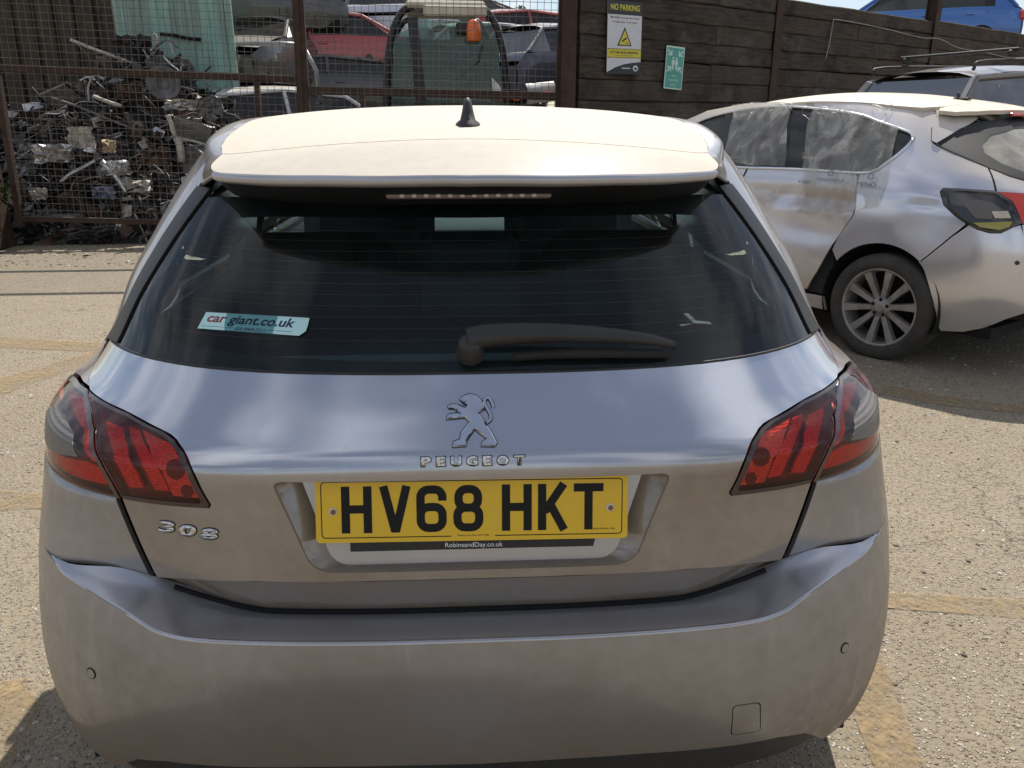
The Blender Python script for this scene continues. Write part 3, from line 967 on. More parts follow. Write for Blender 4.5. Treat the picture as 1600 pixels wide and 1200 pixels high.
ruled('spoiler_underside', und, m_black, spoiler)
for s_ in (1, -1):
    in_ = crom([(.562, 1.62), (.560, 1.25), (.553, 1.0), (.539, .82), (.521, .64), (.501, .52), (.4735, .428), (.4755, .39), (.4740, .346), (.458, .314)], 4)
    ot_ = crom([SA(*SA.side(1.62, 1.392)), SA(*SA.side(1.25, 1.390)), SA(*SA.side(1.02, 1.384)), SA(*SA.side(.86, 1.374)), SA(*SA.side(.72, 1.358)), SA(*SA.side(.635, 1.342)), SA(*SA.side(.575, 1.322)), SA(*SA.side(.560, 1.312)), SA(*SA.side(.550, 1.305)), SA(*SA.side(.540, 1.299))], 4)
    rws_ = []
    for k in range(9):
        t = k / 8; row = []
        for p, q in zip(in_, ot_):
            a_ = Vector((p[0], p[1], SR.fn(p[0], p[1]) - .0015)); b_ = Vector(q)
            m_ = a_.lerp(b_, t); fi = in_.index(p) / (len(in_) - 1); bul = math.sin(PI * t) * .018 * (1 - .9 * max(0, (fi - .5) / .5))
            m_ += Vector((bul * .55, -bul * .35, bul * .8))
            row.append(Vector((s_ * m_.x, m_.y, m_.z)))
        rws_.append(row)
    end_ = [[r[-1] for r in rws_], [r[-1] + Vector((0, .003, -.009)) for r in rws_], [r[-1] + Vector((0, .05, -.006)) for r in rws_]]
    rl = MB().grid(rws_ if s_ < 0 else rws_[::-1], True)
    rl.grid(end_ if s_ > 0 else end_[::-1], True)
    rl.build('roof_side_rail', m_side, car)
# high brake light: lens, LED squares
mb = MB().add([(-.142, .250, 1.3035), (.142, .250, 1.3035), (.158, .246, 1.2905), (-.158, .246, 1.2905)], [(3, 2, 1, 0)])
bl = MB().box((0, .256, 1.2970), (.292, .014, .011), bev=.003).build('brake_light', plain('brake_light_grey_red', (0.16, 0.11, 0.10), .25, coat=.6), spoiler)
m_led = plain('brake_led_clear', (0.45, 0.42, 0.40), .3, metal=.3)
led = MB().box((0, 0, 0), (.0085, .003, .0065), bev=.001)
l0 = None
for k in range(12):
    x = -.118 + k * .0212
    if l0 is None:
        l0 = led.build('led_square', m_led, bl, loc=(x, .2485, 1.2972))
    else:
        share(l0, 'led_square', bl, (x, .2485, 1.2972))
# --- antenna
ant = MB()
rr_ = []
for (h, l_, w) in ((0, .034, .026), (.006, .031, .0235), (.012, .024, .0155), (.028, .0175, .0115), (.045, .0125, .0085), (.052, .008, .0055), (.0545, .002, .0015)):
    rr_.append([(w * math.cos(t * PI / 10), .505 + .010 * h / .05 + l_ * math.sin(t * PI / 10), SR.fn(0, .505) - .002 + h) for t in range(20)])
ant.grid(rr_, True, close=True).build('roof_antenna', m_plast, car)

# --- body sides
def sp_(pts):
    return [SA.side(y, z) for y, z in pts]
def arch(yc, zc, r, a0, a1, n=16):
    return [(yc + r * math.cos(rad(a0 + (a1 - a0) * k / n)), zc + r * math.sin(rad(a0 + (a1 - a0) * k / n))) for k in range(n + 1)]
RWY, FWY, WR = .70, 3.32, .316
for s in (1, -1):
    fl = (lambda p: p) if s > 0 else (lambda p: [(-a, z) for a, z in p])
    quarter = [(.668, .819), (.704, .85), (.701, .89), (.680, .9165), (.625, .932), (.5475, .9435), (.5790, .9455), (.6020, .9550), (.6090, .968), (.6110, .9820), (.6250, .9910), (.5885, 1.030), (.5595, 1.0787), (.5285, 1.1893), (.5065, 1.250), (.4915, 1.294),
               (.490, 1.325), (.490, 1.352), (.490, 1.385)]
    tail_ = sp_([(.80, 1.402), (1.02, 1.406), (1.00, 1.345), (.93, 1.28), (.92, 1.18), (.98, 1.05), (1.04, .985), (1.07, .80), (1.06, .66)] + arch(RWY, .33, .345, 45, 150)) + [SA.side(.40, .61), SA.side(.395, .70)]
    patch('quarter_panel', SA, fl(quarter + tail_), m_side, car, step=.03, ratio=.8, lip=.010)
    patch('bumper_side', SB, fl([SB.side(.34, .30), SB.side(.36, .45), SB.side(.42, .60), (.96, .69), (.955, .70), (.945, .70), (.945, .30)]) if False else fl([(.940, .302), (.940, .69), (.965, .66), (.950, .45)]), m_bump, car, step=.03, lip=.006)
    cant = sp_([(1.03, 1.406), (1.98, 1.406), (2.30, 1.28), (2.24, 1.27), (1.92, 1.362), (1.50, 1.372), (1.01, 1.352)])
    patch('roof_rail', SA, fl(cant), m_side, car, step=.04, lip=.010)
    for (nm, ya, yb) in (('rear_door', 1.08, 1.93), ('front_door', 1.94, 2.98)):
        lower = [(ya, .93), (ya, .70 if nm == 'rear_door' else .40), (ya + (.12 if nm == 'rear_door' else 0), .30), (yb, .29), (yb, .985), (ya - (.03 if nm == 'rear_door' else 0), .985)]
        d = patch(nm, SA, fl(sp_(lower)), m_side, car, step=.04, lip=.012)
        hy = ya + .12
        f = frame_at(SA, s * SA.side(hy, .90)[0], .90, .012)
        MB().box((0, 0, 0), (.19, .028, .024), Matrix((f[1], f[2], f[3])).transposed(), bev=.008).build('door_handle', m_side, d, loc=f[0])
    w1 = sp_([(1.04, .978), (1.92, .978), (1.92, 1.350), (1.50, 1.360), (1.02, 1.335), (.955, 1.28), (.95, 1.18)])
    w2 = sp_([(1.96, .978), (2.78, .978), (2.26, 1.26), (1.96, 1.345)])
    for w_ in (w1, w2):
        patch('side_window', SA, fl(w_), m_glass_side, car, step=.05, lip=.004, off=-.006)
    patch('window_pillar', SA, fl(sp_([(1.90, .978), (1.975, .978), (1.975, 1.352), (1.90, 1.360)])), m_gloss, car, step=.04, lip=.006, off=-.002)
    fend = sp_([(2.99, .985), (2.99, .30)]) + sp_([(3.0, .25)] + arch(FWY, .33, .345, 160, 20) + [(3.72, .33), (3.86, .50), (3.84, .72), (3.45, .88)])
    patch('front_wing', SA, fl(fend), m_side, car, step=.05, lip=.010)
    patch('sill', SA, fl(sp_([(1.06, .29), (1.02, .21), (2.98, .21), (2.98, .285)])), m_black, car, step=.05, lip=.01)
    mir_ = MB().box((0, 0, 0), (.20, .10, .13), bev=.04).build('door_mirror', m_side, car, loc=(s * .95, 2.42, 1.02))
# windscreen, bonnet, nose
wsb = crom([(-.74, 2.62, .985), (-.50, 2.86, .98), (0, 2.96, .98), (.50, 2.86, .98), (.74, 2.62, .985)], 5)
wst = crom([(-.56, 1.955, 1.39), (-.30, 2.05, 1.415), (0, 2.075, 1.42), (.30, 2.05, 1.415), (.56, 1.955, 1.39)], 5)
ruled('windscreen', [[Vector(a).lerp(Vector(b), t) + Vector((0, .03, .03)) * math.sin(PI * t) for a, b in zip(wst, wsb)] for t in [k / 6 for k in range(7)]], m_glass_side, car)
bon = []
for k in range(7):
    t = k / 6
    bon.append([Vector((x * (1 - .10 * t), a[1] + t * (3.98 - .22 * (x / .74) ** 2 - a[1]), .975 - .17 * t ** 1.6 - .02 * (x / .74) ** 4)) for x, a in [(p[0], p) for p in wsb]])
ruled('bonnet', bon, m_side, car)
no = [bon[-1]]
for (dy, z) in ((.05, .76), (.09, .66), (.10, .50), (.09, .36), (.02, .24)):
    no.append([Vector((p.x * 1.06, p.y + dy, z)) for p in bon[-1]])
ruled('front_bumper', no, m_side, car)
MB().box((0, 1.95, .22), (1.56, 3.6, .06)).build('floor_pan', m_gap, car)
def wheel(parent, loc, rz, rim_mat, tyre_mat, R=.316, rim=.215, w=.205, spokes=10, dark=None, flat=0.0):
    """Tyre with a rounded shoulder, rim barrel, spokes, hub cap with five bolts. The axle is local x, the outer face towards +x."""
    t = MB()
    prof = [(-.40 * w, rim), (-.50 * w, rim + .012), (-.53 * w, rim + .35 * (R - rim)), (-.50 * w, rim + .72 * (R - rim)), (-.43 * w, R - .006), (-.36 * w, R), (.36 * w, R), (.43 * w, R - .006),
            (.50 * w, rim + .72 * (R - rim)), (.53 * w, rim + .35 * (R - rim)), (.50 * w, rim + .012), (.42 * w, rim)]
    lathe(t, prof, 64)
    if flat:
        t.v = [(x * (1 + .22 * max(0, -z / R - .72)), y * (1 + .06 * max(0, -z / R - .6)), max(z, -R + flat)) for x, y, z in t.v]
    ty = t.build('tyre', tyre_mat, parent, loc, (0, 0, rz))
    tr = MB()
    for k in range(4):
        x = (-.27 + .18 * k) * w
        lathe(tr, [(x - .006, R + .0012), (x - .004, R - .003), (x + .004, R - .003), (x + .006, R + .0012)], 64)
    r = MB()
    lathe(r, [(.44 * w, rim + .004), (.46 * w, rim - .004), (.40 * w, rim - .012), (.10 * w, rim - .020), (-.30 * w, rim - .030)], 48)
    wh = r.build('rim', rim_mat, parent, loc, (0, 0, rz))
    b = MB()
    lathe(b, [(-.10 * w, rim - .02), (-.10 * w, .0)], 32)
    b.build('brake_disc', dark or m_gap, wh)
    sp = MB()
    for k in range(spokes):
        a = 2 * PI * k / spokes + .16
        ca, sa = math.cos(a), math.sin(a)
        pts = []
        for (rr0, hw, x) in ((.035, .017, .30 * w), (.07, .017, .33 * w), (.12, .0185, .36 * w), (.165, .022, .385 * w), (rim - .006, .029, .40 * w)):
            pts.append((rr0 * rim / .215, hw * rim / .215 * 10 / spokes, x))
        rows_ = []
        for (q, hw, x) in pts:
            rows_.append([(x - .030, q * ca - (-hw) * sa, q * sa + (-hw) * ca), (x, q * ca - (-hw * .82) * sa, q * sa + (-hw * .82) * ca), (x, q * ca - (hw * .82) * sa, q * sa + (hw * .82) * ca), (x - .030, q * ca - hw * sa, q * sa + hw * ca)])
        one = MB().grid(rows_, False)
        o = one.build('spoke', rim_mat, wh)
    h = MB()
    lathe(h, [(.20 * w, .062), (.32 * w, .058), (.345 * w, .045), (.345 * w, .030), (.385 * w, .028), (.39 * w, .024), (.392 * w, .0)], 32)
    h.build('hub', rim_mat, wh)
    for k in range(5):
        a = 2 * PI * k / 5 + .3
        n_ = MB()
        lathe(n_, [(.335 * w, .0105), (.356 * w, .0105), (.350 * w, .0)], 10)
        n_.build('bolt_hole', dark or m_gap, wh, loc=(0, .046 * math.cos(a), .046 * math.sin(a)))
    return ty
m_alloy = plain('alloy_grey', (0.36, 0.35, 0.34), .35, metal=.8)
for s in (1, -1):
    for y in (RWY, FWY):
        wheel(car, (s * .785, y, WR), 0 if s > 0 else PI, m_alloy, m_rubber, spokes=5)
        wl = MB()
        lathe(wl, [(-.12, .05), (-.12, .345), (.09, .345)], 24, a0=-.2, a1=PI + .2)
        wl.build('wheel_arch_liner', m_gap, car, loc=(s * .77, y, .33), rot=(0, 0, 0 if s > 0 else PI))

# --- number plate and lettering
m_plate = Mat('yellow_plate')
_p = m_plate.pos()
_n = m_plate.noise(_p, 14, 5, .6).outputs['Fac']
_n2 = m_plate.noise(_p, 60, 4, .6).outputs['Fac']
_c = m_plate.mix(m_plate.ramp(_n, [(.35, 0), (.75, .35)]), (0.76, 0.48, 0.010), (0.58, 0.38, 0.05))
_c = m_plate.mix(m_plate.ramp(_n2, [(.68, 0), (.80, .35)]), _c, (0.30, 0.20, 0.07))
m_plate = m_plate.done(m_plate.pbr(base=_c, rough=.35, coat=.2, coat_rough=.12))
m_ink = plain('plate_black_ink', (0.007, 0.007, 0.007), .5, spec=.25)
PT, PBt = Vector((-.002, .0135, .8655)), Vector((-.002, -.0105, .7555))
PU = (PT - PBt).normalized(); PX = Vector((1, 0, 0)); PN = PX.cross(PU).normalized()
PX = (Matrix.Rotation(rad(-.5), 3, PN) @ PX); PU = PN.cross(PX)
PO = (PT + PBt) / 2
pf = (PO, PX, PU, PN)
rect = lambda w, h, r=.008: round_poly([(-w / 2, -h / 2), (w / 2, -h / 2), (w / 2, h / 2), (-w / 2, h / 2)], r, 4)
plate = outline_obj('number_plate', [rect(.520, .111)], pf, m_plate, car, -.003, .001)
pfn = lambda x, y, z: PO + PX * x + PU * y + PN * z
bmb = MB()
bw, bh = .5005, .0945
cor_ = rect(bw, bh, .007)
half = [p for p in cor_]
# border line, broken at the foot where the small print stands
loop = dense(cor_, .012)
i0 = min(range(len(loop)), key=lambda i: (loop[i][0]) ** 2 + (loop[i][1] + bh / 2) ** 2)
loop = loop[i0:] + loop[:i0]
keep = [p for p in loop if not (abs(p[0]) < .034 and p[1] < -.04)]
stroke_mesh(bmb, keep, .0016, .001, .00125, pfn)
bmb.build('plate_border', m_ink, plate)
SW, CW, CH = .0138, .050, .079
def plate_char(ch, cx):
    mb = MB(); w, h, t = CW / 2, CH / 2, SW / 2
    z = [.001]
    def st(pts, closed=False, wd=SW):
        z[0] += .00006
        stroke_mesh(mb, [(cx + x, y) for x, y in pts], wd, .0008, .0015 + z[0] - .001, pfn, closed)
    def arc(c, rx, ry, a0, a1, n=8):
        return [(c[0] + rx * math.cos(rad(a0 + (a1 - a0) * k / n)), c[1] + ry * math.sin(rad(a0 + (a1 - a0) * k / n))) for k in range(n + 1)]
    e = w - t
    if ch == 'H':
        st([(-e, -h), (-e, h)]); st([(e, -h), (e, h)]); st([(-e, .001), (e, .001)])
    elif ch == 'V':
        st([(-e - .001, h), (-.0005, -h + .002)]); st([(e + .001, h), (.0005, -h + .002)]); st([(-.006, -h + .007), (.006, -h + .007)])
    elif ch == 'T':
        st([(-w, h - t), (w, h - t)]); st([(0, -h), (0, h - t)])
    elif ch == 'K':
        st([(-e, -h), (-e, h)]); st([(-e + .004, -.008), (e, h)]); st([(-.004, .004), (e + .001, -h)])
    elif ch == '8':
        q = .013
        lo = arc((e - q, -h + t + q), q, q, -90, 0, 5) + arc((e - q, .001 - q), q, q, 0, 90, 5) + arc((-e + q, .001 - q), q, q, 90, 180, 5) + arc((-e + q, -h + t + q), q, q, 180, 270, 5)
        up = arc((e - q - .002, .001 + q), q, q, -90, 0, 5) + arc((e - q - .002, h - t - q), q, q, 0, 90, 5) + arc((-e + q + .002, h - t - q), q, q, 90, 180, 5) + arc((-e + q + .002, .001 + q), q, q, 180, 270, 5)
        st(lo, True); st(up, True)
    elif ch == '6':
        q = .013
        lo = arc((e - q, -h + t + q), q, q, -90, 0, 5) + arc((e - q, .003 - q), q, q, 0, 90, 5) + arc((-e + q, .003 - q), q, q, 90, 180, 5) + arc((-e + q, -h + t + q), q, q, 180, 270, 5)
        st(lo, True)
        st([(-e, -.006), (-e, h - t - q)] + arc((-e + q, h - t - q), q, q, 180, 90, 6)[1:] + arc((e - q, h - t - q), q, q, 90, 0, 6) + [(e, h - t - q - .006)])
    o = mb.build('plate_character', m_ink, plate)
    return o
for ch, cx in zip('HV68HKT', (-.1925, -.1290, -.0690, -.0080, .0730, .1335, .1935)):
    plate_char(ch, cx)
m_rust = plain('rusty_screw', (0.22, 0.10, 0.05), .7, var=.5, scale=300)
m_cap = plain('pale_screw_cap', (0.62, 0.60, 0.55), .4)
for cx in (-.2315, .2300):
    cir = lambda r, dx=0, dy=0: [(cx + dx + r * math.cos(t * PI / 9), -.002 + dy + r * math.sin(t * PI / 9)) for t in range(18)]
    sc_ = outline_obj('plate_screw', [cir(.0068)], pf, m_cap, plate, .001, .0024)
    outline_obj('screw_head', [cir(.0045, .0008, -.0008)], pf, m_rust, plate, .0024, .0032)
fr_ = lambda dx, dy, off: (PO + PX * dx + PU * dy + PN * off, PX, PU, PN)
text_obj('plate_small_print', 'Robins and Day GU7 2RB', .052, .0034, fr_(0, -.0465, .001), m_ink, plate, ext=.0002, bold=.01)
text_obj('plate_small_print', 'MEGAPLATE BS AU 145d', .042, .0030, fr_(.217, -.0385, .001), m_ink, plate, ext=.0002, bold=.01)
m_strip = plain('black_plate_holder', (0.010, 0.010, 0.011), .45)
holder = outline_obj('plate_holder', [[(-.205, -.0725), (.203, -.0700), (.207, -.052), (-.205, -.054)]], pf, m_strip, car, -.009, -.0035)
m_white = plain('white_print', (0.80, 0.80, 0.78), .5, var=.04)
text_obj('dealer_lettering', 'RobinsandDay.co.uk', .0965, .0105, fr_(.001, -.0650, -.0035), m_white, holder, ext=.0002, bold=.004)
# maker's lettering, number badge and lion emblem
def letters(name, chars, a0, z0, a1, z1, hgt, gap, parent, wide, depth=.0022, shear=0.0):
    n = len(chars)
    P0, P1 = SA(a0, z0), SA(a1, z1)
    tot = (P1 - P0).length
    w = (tot - gap * (n - 1)) / sum(wide)
    x = 0
    for ch, k in zip(chars, wide):
        t = (x + w * k / 2) / tot
        a, z = a0 + (a1 - a0) * t, z0 + (z1 - z0) * t
        f = frame_at(SA, a, z, .0006)
        text_obj(name, ch, w * k, hgt, f, m_badge, parent, ext=depth, bold=.045, shear=shear)
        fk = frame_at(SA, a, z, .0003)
        text_obj('letter_dark_outline', ch, w * k + .0026, hgt + .0026, fk, m_black, parent, ext=.0003, bold=.075, shear=shear)  # dark outline added for dirt and shadow round each letter
        x += w * k + gap
m_badge = plain('badge_satin_chrome', (0.66, 0.65, 0.63), .22, metal=1.0, var=.15, scale=40)
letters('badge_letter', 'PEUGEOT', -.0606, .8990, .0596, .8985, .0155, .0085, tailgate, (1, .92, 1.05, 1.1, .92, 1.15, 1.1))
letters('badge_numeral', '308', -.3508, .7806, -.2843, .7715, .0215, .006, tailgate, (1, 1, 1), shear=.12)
def lion_xy(p):
    return ((p[0] - 770) * .0000132 * 10.4 * .98, -(p[1] - 455) * .0000132 * 10.4 * 1.12)
body = [(625, 215), (690, 172), (760, 155), (840, 180), (890, 235), (925, 262), (935, 335), (860, 375), (885, 415), (950, 510), (1020, 610), (1075, 715), (1040, 755), (880, 750), (890, 705), (945, 665), (870, 610), (805, 565), (740, 640), (700, 700), (695, 745), (535, 755), (545, 690), (620, 665),
        (640, 590), (740, 475), (690, 430), (600, 435), (500, 440), (465, 448), (470, 405), (500, 382), (590, 370), (640, 392), (560, 325), (490, 322), (480, 290), (540, 265), (620, 285), (690, 312), (715, 290), (668, 272), (705, 252), (655, 250)]
tail_c = [(955, 490), (1000, 455), (1000, 400), (965, 335), (932, 275), (938, 225), (985, 210), (1018, 255), (1040, 318)]
ef = frame_at(SA, -.0015, .9545, .0005)
efn = lambda x, y, z: ef[0] + ef[1] * x + ef[2] * y + ef[3] * z
mb = MB()
bp = [lion_xy(p) for p in body]
cxy = (sum(p[0] for p in bp) / len(bp), sum(p[1] for p in bp) / len(bp))
def inset(poly, d):
    n = len(poly); out = []
    ar = sum(poly[i][0] * poly[(i + 1) % n][1] - poly[(i + 1) % n][0] * poly[i][1] for i in range(n))
    sgn = 1 if ar > 0 else -1
    for i in range(n):
        a, p, b = Vector(poly[i - 1]), Vector(poly[i]), Vector(poly[(i + 1) % n])
        d1 = (p - a).normalized(); d2 = (b - p).normalized()
        nn = (Vector((-d1.y, d1.x)) + Vector((-d2.y, d2.x)))
        nn = nn.normalized() if nn.length > .2 else Vector((-d1.y, d1.x))
        out.append(tuple(p + nn * d * sgn))
    return out
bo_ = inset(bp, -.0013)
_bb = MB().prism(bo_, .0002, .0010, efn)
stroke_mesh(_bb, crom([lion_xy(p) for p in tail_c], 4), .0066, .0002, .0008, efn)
_bb.build('badge_dark_outline', m_black, tailgate)  # dark rim added round the emblem, standing for dirt and edge shadow
bi = inset(bp, .0022)
n_ = len(bp)
mb.add([efn(*p, 0) for p in bp] + [efn(*p, .0018) for p in bp] + [efn(*p, .0050) for p in bi],
       [(i, (i + 1) % n_, n_ + (i + 1) % n_, n_ + i) for i in range(n_)] + [(n_ + i, n_ + (i + 1) % n_, 2 * n_ + (i + 1) % n_, 2 * n_ + i) for i in range(n_)])
uv, tri = cdt(bi)
mb.add([efn(x, y, .0050) for x, y in uv], tri)
stroke_mesh(mb, crom([lion_xy(p) for p in tail_c], 4), .0042, 0, .0036, efn)
emb = mb.build('badge_emblem', plain('emblem_chrome', (0.72, 0.74, 0.80), .10, metal=1.0, var=.08, scale=30), tailgate)
bmx = bmesh.new(); bmx.from_mesh(emb.data); bmesh.ops.recalc_face_normals(bmx, faces=bmx.faces[:]); bmx.to_mesh(emb.data); bmx.free()
# window sticker
m_stick = plain('pale_aqua_sticker', (0.50, 0.76, 0.74), .4, var=.05)
stc = [SA(a, z) for a, z in ((-.3726, 1.0690), (-.2308, 1.0687), (-.2199, 1.0936), (-.366, 1.0942))]
SO = sum(stc, Vector()) / 4
SX = ((stc[1] + stc[2]) / 2 - (stc[0] + stc[3]) / 2).normalized()
SU = ((stc[2] + stc[3]) / 2 - (stc[0] + stc[1]) / 2); SN = SX.cross(SU).normalized(); SU = SN.cross(SX).normalized()
SO = SO + SN * .0035
sf = (SO, SX, SU, SN)
def s2(p):
    d = p - SO
    return (d.dot(SX), d.dot(SU))
sp4 = [s2(p) for p in stc]
sp5 = [sp4[0], sp4[1], (sp4[1][0] + .010, sp4[1][1] + .010), (sp4[2][0] + .001, sp4[2][1] - .012), sp4[2], sp4[3]]
stick = outline_obj('window_sticker', [sp5], sf, m_stick, car, 0, .0006)
m_nav = plain('navy_print', (0.012, 0.015, 0.07), .5); m_red = plain('red_print', (0.30, 0.03, 0.05), .5)
sfr = lambda dx, dy: (SO + SX * dx + SU * dy + SN * .0006, SX, SU, SN)
text_obj('sticker_lettering', 'car', .0375, .0125, sfr(-.071, .0035), m_red, stick, ext=.0002, bold=.022, shear=.18)
text_obj('sticker_lettering', 'giant.co.uk', .128, .0235, sfr(.0165, .0030), m_nav, stick, ext=.0002, bold=.022, shear=.18)
text_obj('sticker_lettering', '020-8969-5511', .058, .0062, sfr(.000, -.0125), m_nav, stick, ext=.0002, bold=.01, shear=.1)
outline_obj('sticker_line', [[(-.097, -.0112), (-.034, -.0112), (-.034, -.0118), (-.097, -.0118)], [(.033, -.0112), (.080, -.0112), (.080, -.0118), (.033, -.0118)]], sf, m_nav, stick, .0006, .0008)
# wiper
def gl(a, z, h):
    return SA(a, z) + SA.normal(a, z) * h
m_wip = plain('wiper_plastic', (0.028, 0.026, 0.024), .5, var=.3, bump=.2, bscale=500)
wb = MB()
c0 = gl(-.002, 1.045, 0)
nn = SA.normal(0, 1.045)
ux = Vector((1, 0, 0)); uy = nn.cross(ux)
rws = []
for (h, r) in ((0, .024), (.012, .0235), (.020, .0215), (.034, .0205), (.043, .018), (.047, .010), (.0475, .001)):
    rws.append([c0 + nn * h + (ux * math.cos(t * PI / 12) + uy * math.sin(t * PI / 12)) * r for t in range(24)])
wip = wb.grid(rws, True, close=True).build('wiper_pivot', m_wip, car)
path = [(-.006, 1.050, .036), (.02, 1.0535, .040), (.07, 1.0555, .041), (.13, 1.0545, .040), (.19, 1.0500, .037), (.235, 1.0440, .033), (.268, 1.0370, .026)]
wid = [.0205, .0205, .019, .0165, .013, .0095, .0055]
th = [.017, .0165, .015, .013, .011, .009, .006]
rws = []
PP = crom([gl(a, z, h) for a, z, h in path], 5)
WW = [p[0] for p in crom([(w, 0) for w in wid], 5)]; TT = [p[0] for p in crom([(w, 0) for w in th], 5)]
for i, p in enumerate(PP):
    p = Vector(p); d = (Vector(PP[min(i + 1, len(PP) - 1)]) - Vector(PP[max(i - 1, 0)])).normalized()
    v = nn.cross(d).normalized()
    row = []
    for t in range(16):
        ct, st_ = math.cos(t * PI / 8), math.sin(t * PI / 8)
        e_ = .6
        row.append(p + v * WW[i] * math.copysign(abs(ct) ** e_, ct) * .9 + nn * TT[i] * math.copysign(abs(st_) ** e_, st_))
    rws.append(row)
mb = MB().grid(rws, True, close=True)
mb.f.append(tuple(range(16))); mb.sm.append(False)
b_ = len(rws) * 16 - 16
mb.f.append(tuple(b_ + k for k in range(16))[::-1]); mb.sm.append(False)
mb.build('wiper_arm', m_wip, wip)
mb = MB()
PB_ = [gl(a, z, .013) for a, z in ((.055, 1.036), (.10, 1.038), (.16, 1.0375), (.22, 1.0345), (.262, 1.0315))]
mb.tube(crom(PB_, 4), [.0075] * 5 + [.009] * 6 + [.008] * 4 + [.005, .004], 8)
mb.build('wiper_blade', m_rubber, wip)
mb = MB()
PB_ = [gl(a, z, .004) for a, z in ((.055, 1.0345), (.10, 1.0365), (.16, 1.036), (.22, 1.033), (.262, 1.030))]
mb.tube(crom(PB_, 3), .0030, 6).build('wiper_rubber', m_rubber, wip)

# --- cabin
MB().box((0, .56, .935), (1.20, .50, .02), bev=.008).build('parcel_shelf', m_int, car)
MB().beam((-.52, .255, .985), (.52, .255, .985), .035, .03).build('tailgate_trim', m_int2, car)
for x in (-.42, 0, .42):
    MB().box((x, .93, .86), (.44 if x else .36, .14, .56), Matrix.Rotation(rad(-14), 3, 'X'), bev=.05).build('rear_seat_back', m_int, car)
    MB().box((x, .84, 1.10), (.25, .07, .11), Matrix.Rotation(rad(-10), 3, 'X'), bev=.03).build('headrest', m_int, car)
for x in (-.37, .37):
    st_ = MB().box((x, 1.78, .86), (.48, .16, .62), Matrix.Rotation(rad(-16), 3, 'X'), bev=.07).build('front_seat_back', m_int, car)
    MB().box((x, 1.68, 1.235), (.26, .10, .17), Matrix.Rotation(rad(-10), 3, 'X'), bev=.045).build('headrest', m_int, car)
    MB().tube([(x - .06, 1.70, 1.10), (x - .06, 1.685, 1.17)], .007, 8).tube([(x + .06, 1.70, 1.10), (x + .06, 1.685, 1.17)], .007, 8).build('headrest_post', m_chrome, car)
dash = MB()
rws = [[Vector((x, 2.45 + dy - .10 * abs(x), z - .03 * (abs(x) / .7) ** 2)) for x in [-.70 + .1 * k for k in range(15)]] for dy, z in ((-.02, .70), (-.06, .84), (-.03, .93), (.05, .965), (.30, .965), (.52, .955))]
dash.grid(rws, True).build('dashboard', m_int, car)
mb = MB().box((0, 2.38, .86), (.26, .06, .17), bev=.02).build('dash_screen', m_gloss, car)
sw = MB()
ring = [(.17 * math.cos(t * PI / 18), .17 * math.sin(t * PI / 18)) for t in range(37)]
M_ = Matrix.Translation((.37, 2.20, .93)) @ Matrix.Rotation(rad(66), 4, 'X')
sw.tube([M_ @ Vector((x, y, 0)) for x, y in ring], .015, 10, cap=False)
sw.box(M_ @ Vector((0, 0, -.01)), (.15, .12, .03), M_.to_3x3(), bev=.02)
sw.beam(M_ @ Vector((-.16, 0, -.008)), M_ @ Vector((.16, 0, -.008)), .03, .016)
sw.build('steering_wheel', m_plast, car)
MB().box((0, 2.02, 1.33), (.22, .03, .06), bev=.012).build('cabin_mirror', m_plast, car)
hl = []
for k in range(9):
    y = .52 + k * .18
    hl.append([(x, y, SR.fn(x, y) - .045 - .06 * (abs(x) / .56) ** 4) for x in [-.56 + .14 * j for j in range(9)]])
MB().grid(hl, True).build('headlining', m_int2, car)
for s in (1, -1):
    MB().grid([[SA(s * a, z) - SA.normal(s * a, z) * .03 for a in (.50, .56, .62, .70)] for z in (1.0, 1.08, 1.16, 1.24, 1.32)], True).build('pillar_trim', m_int2, car)
    MB().grid([[(s * .78, y, z) for y in (.45, 1.1, 2.0, 2.7)] for z in (.35, .70, .96)], True).build('door_card', m_int, car)
# ================================================================ the damaged silver hatchback beside it
APSI, ASC = rad(33.5), 1.05
astra = thing('damaged_hatchback', 'pale silver hatchback with scraped rear door and torn plastic film over its side windows', 'car', (3.7518, 3.2732, 0), APSI, scale=(ASC,) * 3)
TROWS = [(0.20, .10, .86, 1.0, 3.2, 3.2), (0.35, .03, .885, .95, 3.3, 3.3), (0.50, .0, .900, .95, 3.4, 3.4), (0.65, .0, .905, .95, 3.4, 3.4), (0.80, .02, .905, .95, 3.3, 3.3),
         (0.90, .05, .898, 1.0, 3.2, 3.2), (0.97, .09, .885, 1.05, 3.2, 3.1), (1.04, .17, .855, 1.1, 3.1, 3.1), (1.12, .28, .81, 1.2, 3.1, 3.0), (1.22, .43, .745, 1.35, 3.2, 3.0),
         (1.32, .58, .675, 1.5, 3.2, 3.0), (1.40, .72, .61, 1.6, 3.3, 3.0), (1.45, .82, .56, 1.7, 3.4, 3.0)]
ST = Shell(TROWS, lambda y: 1.0 if y < 2.5 else 1.0 - .16 * ((y - 2.5) / 1.9) ** 2.3)
APAINT = (0.66, 0.66, 0.72)
a_side = paint_mat('pale_silver_side', APAINT, metal=.65, rough=.2, dust=.07, low=(.25, .66, .34), top=(.66, .86, .85), dust_col=(0.47, 0.40, 0.29))
